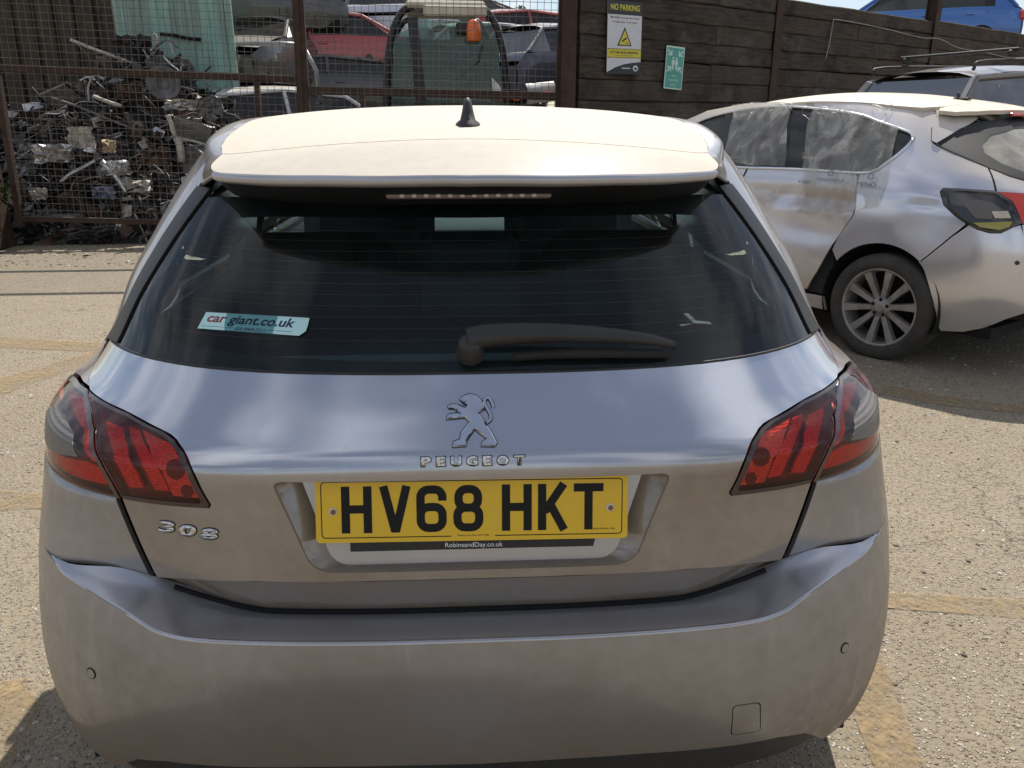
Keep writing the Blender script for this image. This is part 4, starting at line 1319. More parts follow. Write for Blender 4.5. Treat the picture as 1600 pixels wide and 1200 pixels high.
def scraped():
    m = Mat('pale_silver_scraped_door')
    p = m.pos()
    n1 = m.noise(p, 2.6, 7, .65, .6).outputs['Fac']
    n2 = m.noise(p, 22.0, 6, .7, .4).outputs['Fac']
    sx = m.n('ShaderNodeSeparateXYZ', {0: p})
    band = m.n('ShaderNodeMapRange', {0: m.math('ABSOLUTE', m.math('SUBTRACT', sx.outputs[2], .90)), 1: .02, 2: .17, 3: 1.0, 4: 0.0}, clamp=True).outputs[0]
    lowb = m.n('ShaderNodeMapRange', {0: sx.outputs[2], 1: .40, 2: .66, 3: .75, 4: 0.0}, clamp=True).outputs[0]
    f = m.math('ADD', m.math('MULTIPLY', band, m.ramp(n1, [(.46, 0), (.66, .80)])), m.math('MULTIPLY', lowb, m.ramp(n1, [(.3, .35), (.6, .95)])))
    f = m.math('MINIMUM', m.math('ADD', f, .07), .95)
    dc = m.mix(m.ramp(n2, [(.35, 0), (.65, 1)]), (0.30, 0.215, 0.135), (0.47, 0.385, 0.27))
    dc = m.mix(m.ramp(n2, [(.66, 0), (.70, .8)]), dc, (0.10, 0.07, 0.05))
    paint = m.pbr(base=APAINT, metal=.6, rough=.32, coat=1.0, coat_rough=.05)
    dirt = m.pbr(base=dc, rough=.75, normal=m.bump(n2, .5, .01))
    return m.done(m.n('ShaderNodeMixShader', {0: f, 1: paint.outputs[0], 2: dirt.outputs[0]}))
a_door = scraped()
a_roof = paint_mat('pale_silver_dusty_roof', APAINT, metal=.6, dust=.90, dust_col=(0.66, 0.58, 0.46))
a_glass = glass_mat('astra_side_glass', (0.34, 0.42, 0.39), dust=.05)
a_rglass = glass_mat('astra_dusty_rear_glass', (0.40, 0.44, 0.42), dust=.42, dust_col=(0.62, 0.58, 0.50))
m_trimc = plain('satin_chrome_trim', (0.70, 0.71, 0.76), .22, metal=.9, var=.05)
from mathutils import noise as mnoise
def dent(p, n):
    d = 0.0
    for (y, z, sy, sz, k) in ((1.18, .885, .22, .045, .030), (1.50, .90, .30, .05, .020), (1.25, .70, .35, .10, .022), (1.65, .80, .25, .12, .012), (1.15, .45, .2, .12, .02)):
        d += k * math.exp(-((p.y - y) / sy) ** 2 - ((p.z - z) / sz) ** 2)
    d += .0035 * mnoise.noise(Vector((p.y * 5, p.z * 9, 3))) * (1 if p.z < 1.0 else 0)
    d += .005 * mnoise.noise(Vector((p.y * 13, p.z * 22, 7))) * math.exp(-((p.z - .88) / .12) ** 2)
    return p - n * max(d, -.002), n
def dent2(p, n):
    d = .012 * math.exp(-((p.y - .66) / .10) ** 2 - ((p.z - .905) / .022) ** 2) + .010 * math.exp(-((p.y - .62) / .16) ** 2 - ((p.z - .80) / .10) ** 2)
    d += .003 * mnoise.noise(Vector((p.y * 6, p.z * 8, 1)))
    return p - n * d, n
AWY, AWZ = .84, .32
def tsd(pts):
    return [ST.side(y, z) for y, z in pts]
arch_a = arch(AWY, AWZ, .355, 188, -10, 26)
dlo_low = [(1.849, 1.046), (1.602, 1.051), (1.341, 1.055), (1.103, 1.053), (.975, 1.054), (.907, 1.071), (.833, 1.117), (.768, 1.16), (.702, 1.210), (.664, 1.246)]
dlo_up = [(.657, 1.270), (.681, 1.293), (.738, 1.334), (.800, 1.373), (.977, 1.406), (1.198, 1.420), (1.476, 1.409), (1.81, 1.362), (2.101, 1.281), (2.33, 1.19), (2.56, 1.055)]
LAMP = [(.703, .975), (.690, .992), (.647, .993), (.556, .988), (.547, .985), (.520, .942), (.512, .879), (.508, .839), (.53, .821), (.564, .790), (.595, .788), (.629, .803), (.655, .824), (.684, .864), (.708, .912)]
def shrink(po, k):
    cx = sum(p[0] for p in po) / len(po); cz = sum(p[1] for p in po) / len(po)
    return [(cx + (a - cx) * k, cz + (z - cz) * k) for a, z in po]
for s in (-1, 1):
    fl = (lambda p: [(-a, z) for a, z in p]) if s < 0 else (lambda p: p)
    dmg = s < 0
    # quarter panel: lamp, glass edge, spoiler seam, window tip, door gap, arch, bumper seam
    q = [(.660, .822), (.690, .862), (.714, .912), (.709, .977), (.694, .997), (.647, .998), (.556, .993), (.5495, .991), (.5160, 1.099), (.582, 1.172), (.608, 1.206), (.613, 1.230), (.570, 1.301), (.520, 1.350), (.500, 1.385), (.560, 1.412), (.76, 1.437), (.90, 1.444), (1.0, 1.440),
         (.985, 1.414), (.80, 1.383), (.738, 1.344), (.681, 1.303), (.652, 1.277), (.655, 1.244), (.700, 1.205), (.768, 1.153), (.833, 1.109), (.907, 1.063), (.975, 1.045), (.985, 1.030)] + \
        [(1.050, .888), (1.120, .78), (1.200, .655), (1.235, .56)] + [ST.side(y, z) for y, z in arch_a if z > .46 and y < 1.16] + [(.792, .594), (.703, .750)]
    qa = [ST.side(y, z) for y, z in arch(AWY, AWZ, .355, 38, 140, 16)]
    q = q[:-2]
    q = [p for p in q if True]
    poly = q[:31] + [(1.050, .888), (1.115, .78), (1.180, .67), (1.205, .60)] + [p for p in qa if p[1] > .50] + [(.790, .596), (.703, .752)]
    patch('quarter_panel', ST, fl(poly), a_side, astra, step=.022, lip=.010, deform=dent2 if dmg else None)
    patch('rear_door', ST, fl([(1.76, 1.040), (1.341, 1.043), (1.103, 1.041), (.998, 1.040), (.995, 1.025), (1.062, .892), (1.135, .765), (1.215, .635), (1.30, .46), (1.345, .375), (1.36, .33), (1.86, .31), (1.87, .60), (1.84, .95)]), a_door if dmg else a_side, astra, step=.022, lip=.014, deform=dent if dmg else None)
    patch('front_door', ST, fl([(1.775, 1.040), (2.66, 1.03), (2.80, .90), (2.82, .50), (2.76, .31), (1.88, .31), (1.885, .60), (1.855, .95)]), a_side, astra, step=.05, lip=.012)
    win = dlo_low[::-1]
    glass_poly = [(2.56, 1.05)] + dlo_low + dlo_up[:-1]
    wn_ = patch('side_window', ST, fl(glass_poly), a_glass, astra, step=.035, lip=.004, off=-.008)
    for (pa, pb) in ((((1.80, 1.05), (1.865, 1.05)), ((1.43, 1.405), (1.36, 1.405))), (((1.02, 1.055), (1.06, 1.055)), ((.875, 1.36), (.845, 1.36)))):
        patch('window_pillar', ST, fl([pa[0], pa[1], pb[0], pb[1]]), m_gloss, wn_, step=.03, lip=.006, off=-.003)
    mb = MB()
    trim = [ST(s * a, z) + ST.normal(s * a, z) * .003 for a, z in crom([(2.56, 1.046)] + [(a, z - .006) for a, z in dlo_low], 4)]
    mb.tube(trim, .0085, 6).build('window_trim', m_trimc, astra)
    trim = [ST(s * a, z) + ST.normal(s * a, z) * .003 for a, z in crom([(.664, 1.242)] + dlo_up, 4)]
    MB().tube(trim, .0085, 6).build('window_trim', m_trimc, astra)
    patch('roof_side', ST, fl([(1.005, 1.440), (.99, 1.417), (1.198, 1.430), (1.476, 1.419), (1.81, 1.372), (2.10, 1.291), (2.33, 1.20), (2.58, 1.06), (2.62, 1.065), (2.40, 1.205), (2.15, 1.315), (1.85, 1.400), (1.476, 1.445), (1.198, 1.452)]), a_roof, astra, step=.03, lip=.008)
    # bumper side with a swept lower edge
    bl_ = [(.508, .829), (.53, .816), (.564, .784), (.595, .782), (.629, .797), (.652, .816), (.699, .748), (.786, .594), (.768, .555), (.742, .46), (.718, .37), (.690, .283), (.660, .224), (.595, .233), (.543, .268), (.495, .331), (.447, .367), (.30, .385), (.0, .39), (0, .655), (.30, .655), (.44, .655), (.495, .72)]
    patch('bumper_side', ST, fl(bl_), a_side, astra, step=.022, lip=.012)
    # tail lamp
    hs = patch('tail_lamp', ST, fl(LAMP), m_gloss, astra, step=.016, lip=.02, off=.004)
    mb = MB()
    for k0, k1, h0, h1 in ((1.03, .90, .006, .010), (.90, .84, .010, .005)):
        r0 = [ST(s * a, z) + ST.normal(s * a, z) * h0 for a, z in dense(shrink(LAMP, k0), .02)]
        r1 = [ST(s * a, z) + ST.normal(s * a, z) * h1 for a, z in dense(shrink(LAMP, k0), .02)]
        c_ = shrink(LAMP, k1)
        n0 = dense(shrink(LAMP, k0), .02)
        cx = sum(p[0] for p in LAMP) / len(LAMP); cz = sum(p[1] for p in LAMP) / len(LAMP)
        r1 = [ST(s * (cx + (a - cx) * k1 / k0), cz + (z - cz) * k1 / k0) + ST.normal(s * a, z) * h1 for a, z in n0]
        mb.grid([r0, r1], True, close=True)
    mb.build('lamp_rim', m_gloss, hs)
    patch('lamp_reflector', ST, fl([(.655, .925), (.612, .944), (.573, .935), (.552, .900), (.572, .888), (.588, .852), (.629, .852), (.642, .885)]), m_lsilver, hs, step=.012, lip=.01, off=.010)
    patch('lamp_bulb_panel', ST, fl([(.582, .890), (.538, .894), (.534, .860), (.577, .857)]), plain('cream_lamp_panel', (0.58, 0.54, 0.42), .4), hs, step=.012, lip=.01, off=.013)
    patch('lamp_amber_foot', ST, fl([(.638, .831), (.53, .845), (.542, .818), (.569, .802), (.621, .811)]), plain('olive_amber_lens', (0.34, 0.30, 0.03), .2, coat=.8), hs, step=.012, lip=.01, off=.010)
    patch('tailgate_lamp', ST, fl([(.5430, .984), (.40, .975), (.30, .955), (.30, .86), (.40, .84), (.5040, .836), (.5075, .879), (.515, .942)]), m_lclaw, astra, step=.02, lip=.01, off=.006)
    f = frame_at(ST, s * .512, .639, .002)
    outline_obj('parking_sensor', [[(.011 * math.cos(t * PI / 8), .011 * math.sin(t * PI / 8)) for t in range(16)]], f, m_plast, astra, 0, .003)
    # wheels and arches
    for y, z in ((AWY - .015, .302), (AWY + 2.685, .312)):
        fy = y < 1
        wheel(astra, (s * .80, y, z), 0 if s > 0 else PI, plain('dirty_alloy', (0.30, 0.285, 0.27), .5, metal=.55, var=.3, scale=14), plain('dusty_tyre', (0.045, 0.041, 0.036), .85, var=.35, bump=.3, bscale=90), R=.312, rim=.226, w=.215, spokes=10, flat=.012 if (fy and s < 0) else 0.0)
        wl = MB()
        lathe(wl, [(-.16, .05), (-.16, .356), (.085, .356)], 24, a0=-.35, a1=PI + .35)
        wl.build('wheel_arch_liner', m_gap, astra, loc=(s * .80, AWY if fy else y, AWZ), rot=(0, 0, 0 if s > 0 else PI))
    patch('sill', ST, fl(tsd([(1.19, .30), (1.17, .22), (3.1, .22), (3.1, .30)])), a_side, astra, step=.05, lip=.01)
    patch('front_wing', ST, fl(tsd([(2.86, .98), (2.86, .50), (2.83, .31), (3.12, .31)] + arch(3.51, .32, .355, 175, 10, 14) + [(4.1, .45), (4.1, .72), (3.6, .90)])), a_side, astra, step=.06, lip=.01)
patch('tailgate', ST, both([(0, .66), (.30, .66), (.436, .66), (.50, .735), (.5030, .831), (.40, .835), (.295, .855), (.295, .960), (.40, .980), (.5440, .989), (.5105, 1.097), (.47, 1.058), (.42, 1.030), (.30, 1.010), (0, 1.0)]), a_side, astra, step=.025, lip=.012)
patch('rear_window', ST, both([(0, 1.005), (.30, 1.015), (.42, 1.035), (.47, 1.063), (.5105, 1.102), (.578, 1.175), (.604, 1.214), (.590, 1.230), (.486, 1.291), (.365, 1.335), (0, 1.36)]), a_rglass, astra, step=.04, lip=.005)
patch('window_frit', ST, both([(0, 1.007), (.30, 1.017), (.42, 1.037), (.47, 1.065), (.5105, 1.104), (.576, 1.177), (.602, 1.214), (.590, 1.228), (.486, 1.289), (.365, 1.333), (0, 1.358)]), m_frit, astra, step=.04, lip=0, off=.003,
      holes=[both([(0, 1.035), (.30, 1.050), (.40, 1.075), (.455, 1.12), (.478, 1.17), (.455, 1.215), (.38, 1.262), (.20, 1.295), (0, 1.30)])])
_tz = pchip([.45, .60, .72, .85, 1.0, 1.3, 1.6, 2.0, 2.4, 2.6], [1.345, 1.395, 1.425, 1.448, 1.468, 1.502, 1.513, 1.490, 1.413, 1.350])
SRT = Field(lambda x, y: _tz(y) - .10 * x * x - .26 * abs(x) ** 4)
patch('roof_panel', SRT, both([(0, .80), (.30, .81), (.45, .84), (.535, .93), (.56, 1.10), (.57, 1.50), (.575, 1.9), (.56, 2.2), (.54, 2.35), (0, 2.45)]), a_roof, astra, step=.04, lip=.03)
tsp = patch('roof_spoiler', SRT, both([(0, .795), (.30, .805), (.445, .833), (.500, .845), (.540, .830), (.515, .745), (.42, .672), (.25, .622), (0, .60)]), a_roof, astra, step=.03, lip=.022)
MB().box((0, .60, 1.372), (.34, .02, .022), bev=.006).build('brake_light', m_lclaw, tsp)
for s in (-1, 1):
    pe = [(.497, 1.388), (.520, 1.352), (.568, 1.301), (.611, 1.23), (.603, 1.216), (.486, 1.288), (.40, 1.326), (.36, 1.345), (.37, 1.372)]
    patch('spoiler_end', ST, pe if s > 0 else [(-a, z) for a, z in pe], a_side, tsp, step=.025, off=.010, lip=.008)
# roof antenna stub, wiper
MB().box((0, 0, 0), (.05, .10, .018), bev=.008).tube([(0, .02, .005), (0, .035, .035)], .009, 8).build('roof_antenna', m_plast, astra, loc=(-.10, .92, SRT.fn(0, .92) + .006))
ruled('windscreen', [[(x, 2.45 - .30 * abs(x) ** 2, 1.40 - .1 * abs(x)) for x in (-.55, -.3, 0, .3, .55)], [(x * 1.35, 3.22 - .45 * abs(x) ** 2, 1.02) for x in (-.55, -.3, 0, .3, .55)]], m_glass_side, astra)
bon = [[Vector((x * (1 - .1 * t), (3.22 - .45 * x * x * .5) * (1 - t) + (4.25 - .5 * x * x) * t, 1.01 - .22 * t ** 1.6 - .03 * x ** 4)) for x in (-.74, -.5, -.25, 0, .25, .5, .74)] for t in [k / 6 for k in range(7)]]
ruled('bonnet', bon, a_side, astra)
ruled('front_bumper', [bon[-1]] + [[Vector((p.x * 1.08, p.y + dy, z)) for p in bon[-1]] for dy, z in ((.05, .70), (.08, .5), (.06, .35), (0, .22))], a_side, astra)
MB().box((0, 2.1, .24), (1.5, 3.7, .06)).build('floor_pan', m_gap, astra)
patch('inner_shell', ST, both([(0, .30), (.60, .30), (.66, .60), (.62, .97), (0, .97)]), m_gap, astra, step=.08, off=-.035, lip=0)
for s in (-1, 1):
    MB().grid([[(s * .80, y, z) for y in (1.2, 1.8, 2.8)] for z in (.30, .70, 1.02)], True).build('door_card', m_int, astra)
    patch('inner_shell', ST, (lambda p: p if s > 0 else [(-a, z) for a, z in p])([(.66, .70), (.98, .72), (1.05, .90), (.98, 1.03), (.66, 1.03)]), m_gap, astra, step=.08, off=-.05, lip=0)
    MB().box((s * .38, 1.95, .95), (.48, .16, .60), Matrix.Rotation(rad(-16), 3, 'X'), bev=.07).build('front_seat_back', m_int, astra)
    MB().box((s * .38, 1.86, 1.30), (.26, .10, .17), bev=.045).build('headrest', m_int, astra)
    MB().box((s * .40, 1.02, .95), (.70, .16, .55), Matrix.Rotation(rad(-14), 3, 'X'), bev=.05).build('rear_seat_back', m_int, astra)
    MB().box((s * .36, .97, 1.26), (.25, .08, .15), bev=.04).build('headrest', m_int, astra)
# plastic film taped over the windows
def film_mat():
    m = Mat('clear_plastic_film')
    p = m.pos()
    n1 = m.noise(p, 5.0, 4, .5, .8).outputs['Fac']
    sv = m.n('ShaderNodeVectorMath', {0: p, 1: (1.6, 1.6, .45)}, operation='MULTIPLY').outputs[0]
    n2 = m.noise(sv, 5.0, 4, .5, .6).outputs['Fac']
    tr = m.n('ShaderNodeBsdfTransparent', {0: (.97, .97, .96, 1)})
    b = m.bump(n1, .35, .02)
    df = m.pbr(base=(0.60, 0.57, 0.52), rough=.38, spec=.5, normal=b)
    f = m.math('ADD', m.ramp(n2, [(.35, .10), (.52, .26), (.62, .52), (.72, .30)]), m.math('MULTIPLY', n1, .10))
    return m.done(m.n('ShaderNodeMixShader', {0: f, 1: tr.outputs[0], 2: df.outputs[0]}))
m_film = film_mat()
def film_def(p, n):
    w_ = .006 * mnoise.noise(Vector((p.y * 9, p.z * 4, 5))) + .004 * mnoise.noise(Vector((p.y * 22, p.z * 11, 9)))
    dd, _ = dent(p, n)
    return (dd if p.z < 1.02 else p) + n * (.012 + w_), n
fm = [('plastic_film', [(.960, 1.428), (1.337, 1.061), (1.395, .93), (1.48, .800), (1.40, .79), (1.32, .812), (1.24, .79), (1.15, .825), (1.055, .845), (.951, .872), (.90, .97), (.855, 1.059), (.76, 1.19), (.678, 1.298), (.735, 1.36), (.80, 1.415), (.88, 1.44)]),
      ('plastic_film', [(1.96, 1.075), (1.80, 1.20), (1.64, 1.345), (1.60, 1.43), (1.40, 1.445), (1.13, 1.435), (1.20, 1.34), (1.33, 1.20), (1.47, 1.055), (1.60, 1.06), (1.70, 1.052), (1.80, 1.06)])]
for nm, po in fm:
    patch(nm, ST, [(-a, z) for a, z in po], m_film, astra, step=.018, lip=0, deform=film_def)
m_fprint = plain('grey_film_print', (0.10, 0.10, 0.11), .6)
for (txt, a, z, wd, hg) in (('FEND', -.955, .985, .115, .022), ('FENDNELF', -1.16, .995, .17, .014), ('KDSF', -1.345, .975, .075, .018), ('FENDNELF', -1.06, 1.24, .15, .012)):
    f = frame_at(ST, a, z, .026)
    text_obj('film_print', txt, wd, hg, f, m_fprint, astra, ext=.0004)
for (a, z) in ((-1.15, 1.03), (-.93, 1.025)):
    f = frame_at(ST, a, z, .026); mb = MB()
    stroke_mesh(mb, [(.016 * math.cos(t * PI / 10), .016 * math.sin(t * PI / 10)) for t in range(20)], .004, 0, .0005, lambda x, y, zz, f=f: f[0] + f[1] * x + f[2] * y + f[3] * zz, True)
    mb.build('film_print_ring', m_fprint, astra)
# torn film strands on the roof edge
m_strand = plain('film_strand', (0.74, 0.71, 0.62), .35)
for k in range(16):
    a0 = random.uniform(.62, 1.5); z0 = 1.40 + random.uniform(-.04, .05)
    if a0 < .8: z0 -= .03
    pts = []
    da, dz = random.uniform(-.06, .06), random.uniform(-.05, .02)
    for t in range(7):
        q = t / 6
        pts.append(ST(-(a0 + da * q), min(1.45, z0 + dz * q)) + ST.normal(-a0, z0) * (.010 + .018 * math.sin(PI * q) * random.uniform(.4, 1)))
    MB().tube(pts, .0022, 4).build('film_strand', m_strand, astra)
# ================================================================ mesh gate, mesh panel, timber wall, signs
def rusty(name, a=(0.030, 0.018, 0.013), b=(0.075, 0.040, 0.024), rough=.8):
    m = Mat(name)
    p = m.pos()
    n = m.noise(p, 6.0, 7, .7).outputs['Fac']; n2 = m.noise(p, 60.0, 4, .6).outputs['Fac']
    c = m.mix(m.ramp(n, [(.35, 0), (.68, 1)]), a, b)
    c = m.mix(m.ramp(n2, [(.60, 0), (.75, .6)]), c, (0.12, 0.065, 0.035))
    return m.done(m.pbr(base=c, rough=rough, metal=.15, normal=m.bump(n2, .3, .004)))
m_rusty = rusty('rusty_brown_steel')
m_wire = plain('dull_grey_wire', (0.16, 0.145, 0.13), .65, metal=.4, var=.4, scale=5)
GY = 8.20
def mesh_panel(parent, x0, x1, z0, z1, cell, r, y, name='wire_mesh', wig=.003):
    mb = MB(); rnd = random.Random(int(x0 * 100) + 7)
    n = int((x1 - x0) / cell); k = int((z1 - z0) / cell)
    def bar(p, q, rr):
        d = (Vector(q) - Vector(p)).normalized(); a = Vector((0, 1, 0)); b = d.cross(a)
        v = []
        for e in (p, q):
            for t in range(3):
                v.append(Vector(e) + (a * math.cos(t * 2.094) + b * math.sin(t * 2.094)) * rr)
        mb.add(v, [(0, 1, 4, 3), (1, 2, 5, 4), (2, 0, 3, 5)], True)
    for i in range(n + 1):
        x = x0 + (x1 - x0) * i / n + rnd.uniform(-wig, wig)
        bar((x, y - r, z0), (x + rnd.uniform(-wig, wig), y - r, z1), r)
    for j in range(k + 1):
        z = z0 + (z1 - z0) * j / k
        bar((x0, y + r, z), (x1, y + r, z + rnd.uniform(-wig, wig)), r)
    o = mb.build(name, m_wire, parent)
    o['kind'] = 'stuff'
    return o
# sagging gate on the left: local frame, x along the gate, turned a little in its own plane
gate = thing('mesh_gate', 'sagging rusty steel gate with square wire mesh in front of the scrap heap', 'gate', (-5.05, GY, .30), rot=(0, rad(1.9), 0))
GL = 3.18
for (nm, p, q, w, h) in (('gate_rail', (0, 0, 0.04), (GL - .03, 0, 0.04), .05, .06), ('gate_rail', (0, 0, 1.62), (GL - .03, 0, 1.62), .06, .075), ('gate_rail', (0, 0, 3.05), (GL - .03, 0, 3.05), .06, .06),
                          ('gate_stile', (0, 0, -.05), (0, 0, 3.1), .07, .07), ('gate_stile', (GL, 0, -.05), (GL, 0, 3.1), .07, .07)):
    MB().beam(p, q, w, h, up=(0, 0, 1) if nm == 'gate_rail' else (0, 1, 0), bev=.006).build(nm, m_rusty, gate)
mesh_panel(gate, .04, GL - .04, .07, 3.0, .0735, .0030, -.045)
MB().beam((2.72, 0, 1.22), (2.72, 0, 1.58), .05, .05, up=(0, 1, 0)).build('gate_latch_bar', m_rusty, gate)
MB().beam((2.56, -.002, 1.20), (GL - .04, -.002, 1.20), .05, .05).build('gate_latch_bar', m_rusty, gate)
panel = thing('mesh_fence_panel', 'square wire mesh fence panel in a rusty frame between the gate and the timber wall', 'fence', (-1.80, GY + .02, .30), rot=(0, rad(1.2), 0))
PL = 2.80
for (nm, p, q, w, h) in (('panel_rail', (.03, 0, 1.40), (PL - .03, 0, 1.40), .06, .085), ('panel_rail', (.03, 0, .03), (PL - .03, 0, .03), .06, .06), ('panel_rail', (.03, 0, 3.05), (PL - .03, 0, 3.05), .06, .06),
                          ('panel_stile', (0, 0, -.3), (0, 0, 3.1), .08, .08), ('panel_stile', (PL, 0, -.26), (PL, 0, 3.1), .10, .08)):
    MB().beam(p, q, w, h, up=(0, 0, 1) if nm == 'panel_rail' else (0, 1, 0), bev=.006).build(nm, m_rusty, panel)
mesh_panel(panel, .05, PL - .06, .06, 3.0, .0735, .0030, -.045)
MB().beam((.62, 0, 1.05), (.62, 0, 1.36), .05, .05, up=(0, 1, 0)).build('panel_stay', m_rusty, panel)
post = MB()
for dx in (0,):
    post.box((0, 0, 2.2), (.012, .22, 4.4)).box((-.0, -.115, 2.2), (.16, .012, 4.4)).box((0, .115, 2.2), (.16, .012, 4.4))
tag(post.build('steel_post', m_rusty, None, loc=(1.10, GY - .02, 0)), 'thick rusty steel post where the mesh fence meets the timber wall', 'post')
# heavy hinge column at the far side of the gate
colm = thing('gate_column', 'tall dark brown steel column at the hinge side of the gate', 'column', (-5.52, GY + .02, 0), rot=(0, 0, 0))
MB().box((0, 0, 2.3), (.52, .40, 4.6), bev=.02).build('shaft', m_rusty, colm)
MB().box((.12, -.18, .95), (.16, .05, .22), bev=.01).build('hinge', m_rusty, colm)
MB().box((.12, -.18, 2.75), (.16, .05, .22), bev=.01).build('hinge', m_rusty, colm)
MB().box((0, 0, .03), (.5, .5, .06), bev=.01).build('base_plate', m_rusty, colm)

# --- timber wall of old sleepers
def timber():
    m = Mat('old_sleeper_timber')
    oi = m.n('ShaderNodeObjectInfo').outputs['Random']
    v = m.coord('Object')
    off = m.n('ShaderNodeVectorMath', {0: v, 1: (1, 1, 1)}, operation='MULTIPLY').outputs[0]
    cmb = m.n('ShaderNodeCombineXYZ', {0: m.math('MULTIPLY', oi, 37.0), 1: m.math('MULTIPLY', oi, 91.0), 2: m.math('MULTIPLY', oi, 13.0)}).outputs[0]
    q = m.n('ShaderNodeVectorMath', {0: off, 1: cmb}, operation='ADD').outputs[0]
    st = m.n('ShaderNodeVectorMath', {0: q, 1: (1.2, 9, 16)}, operation='MULTIPLY').outputs[0]
    grain = m.noise(st, 2.2, 8, .7, .5).outputs['Fac']
    blot = m.noise(q, 2.4, 6, .65).outputs['Fac']
    fine = m.noise(q, 55.0, 4, .65).outputs['Fac']
    tone = m.mix(oi, (0.020, 0.014, 0.010), (0.058, 0.044, 0.033))
    c = m.mix(m.ramp(grain, [(.35, 0), (.68, 1)]), tone, (0.10, 0.080, 0.062))
    pat = m.noise(q, 1.1, 5, .7, .6).outputs['Fac']
    c = m.mix(m.ramp(pat, [(.52, 0), (.64, .75)]), c, (0.115, 0.10, 0.082))
    c = m.mix(m.ramp(blot, [(.50, 0), (.72, .8)]), c, (0.009, 0.006, 0.005))
    c = m.mix(m.ramp(fine, [(.64, 0), (.78, .55)]), c, (0.19, 0.16, 0.13))
    h = m.math('ADD', grain, m.math('MULTIPLY', fine, .4))
    return m.done(m.pbr(base=c, rough=.88, spec=.3, normal=m.bump(h, .9, .02)))
m_timber = timber()
WO = Vector((1.14, 8.22, 0)); WD = Vector((.807, .591, 0)).normalized(); WN = Vector((WD.y, -WD.x, 0))
wrz = math.atan2(WD.y, WD.x)
wall = thing('sleeper_wall', 'high retaining wall of dark weathered timber sleepers between rusty steel posts', 'wall', WO, wrz)
PH = .228
bays = [(.07, 3.66), (3.82, 8.22), (8.38, 12.85), (13.0, 17.5)]
def plank_mesh(L_, H_, D_, seed):
    rnd = random.Random(seed); mb = MB(); n = 12
    rows_ = []
    tj = [rnd.uniform(-.006, .006) for _ in range(n + 1)]; bj = [rnd.uniform(-.005, .005) for _ in range(n + 1)]
    dj = [rnd.uniform(-.010, .010) for _ in range(n + 1)]
    c = .014
    for i in range(n + 1):
        x = L_ * i / n; t = H_ / 2 + tj[i]; b = -H_ / 2 + bj[i]; f = -D_ / 2 + dj[i] * .6
        rows_.append([(x, f + c, b), (x, f, b + c), (x, f + dj[i] * .3, 0), (x, f, t - c), (x, f + c, t), (x, D_ / 2, t), (x, D_ / 2, b)])
    mb.grid(rows_, False, close=True)
    mb.f.append(tuple(range(7))); mb.sm.append(False)
    mb.f.append(tuple(n * 7 + k for k in range(7))[::-1]); mb.sm.append(False)
    return mb
pk = 0
for bi, (t0, t1) in enumerate(bays):
    cuts = [t0, t1]
    for r in range(13):
        pk += 1
        rnd = random.Random(pk * 5 + 1)
        seg = [(t0, t1)]
        if bi == 0 and r in (3, 5, 8, 10):
            c_ = t0 + rnd.uniform(1.6, 2.4); seg = [(t0, c_ - .004), (c_ + .004, t1)]
        elif bi == 1 and r in (11, 9, 6):
            c_ = t0 + rnd.uniform(.5, 3.2); seg = [(t0, c_ - .004), (c_ + .004, t1)]
        for (a, b) in seg:
            if r == 12:
                a2, b2, hh = a, b, PH - .035 * (bi % 2)
            else:
                a2, b2, hh = a, b, PH - .006
            o = plank_mesh(b2 - a2, hh, .13, pk * 31 + int(a * 10)).build('sleeper', m_timber, wall, loc=(a2, rnd.uniform(-.012, .012), PH * (r + .5) + rnd.uniform(-.003, .003) - (.0175 * (bi % 2) if r == 12 else 0)), rot=(0, rad(rnd.uniform(-.12, .12)), 0))
for (t, zt) in ((3.74, 3.9), (8.30, 4.3), (12.92, 3.9)):
    mb = MB().box((0, -.06, zt / 2), (.155, .014, zt)).box((0, .03, zt / 2), (.012, .17, zt)).box((0, .12, zt / 2), (.155, .014, zt))
    mb.build('steel_upright', m_rusty, wall, loc=(t, -.03, 0))
# loop of wire left on the wall
mb = MB()
wl_pts = [(4.97, -.10, 2.21), (5.02, -.105, 2.45), (5.06, -.10, 2.72), (5.10, -.10, 2.755), (5.6, -.105, 2.75), (6.6, -.10, 2.72), (7.8, -.10, 2.66), (8.25, -.19, 2.66), (9.2, -.11, 2.57), (10.3, -.10, 2.55), (11.5, -.10, 2.50), (12.6, -.10, 2.52)]
lw = mb.tube([WO + WD * x + WN * (-y) + Vector((0, 0, z)) for x, y, z in crom(wl_pts, 5)], .0075, 5).build('loose_wire', plain('pale_bent_wire', (0.34, 0.32, 0.29), .5, metal=.5))
tag(lw, 'thin pale wire hooked over the upper timbers of the sleeper wall', 'wire')

# --- signs on the wall
def wall_frame(t, z, off=.10, tilt=0.0):
    x = WD.copy(); u = Vector((0, 0, 1)); n = x.cross(u)
    M = Matrix.Rotation(tilt, 3, n)
    return (WO + WD * t + n * off + Vector((0, 0, z)), M @ x, M @ u, n)
SLW = plain('sign_white', (0.62, 0.62, 0.64), .4, var=.06); SLB = plain('sign_black', (0.012, 0.012, 0.014), .35); SLY = plain('sign_yellow', (0.62, 0.53, 0.04), .4, var=.06)
def quad(w, h, cx=0, cy=0):
    return [(cx - w / 2, cy - h / 2), (cx + w / 2, cy - h / 2), (cx + w / 2, cy + h / 2), (cx - w / 2, cy + h / 2)]
f1 = wall_frame(.73, 2.27, .105, rad(1.2))
SW_, SH_ = .455, .845
f1 = (f1[0], f1[1] * 1.22, f1[2] * .90, f1[3])
def part_(nm, polys, mt, par, h0, h1, f):
    return outline_obj(nm, polys, f, mt, par, h0, h1)
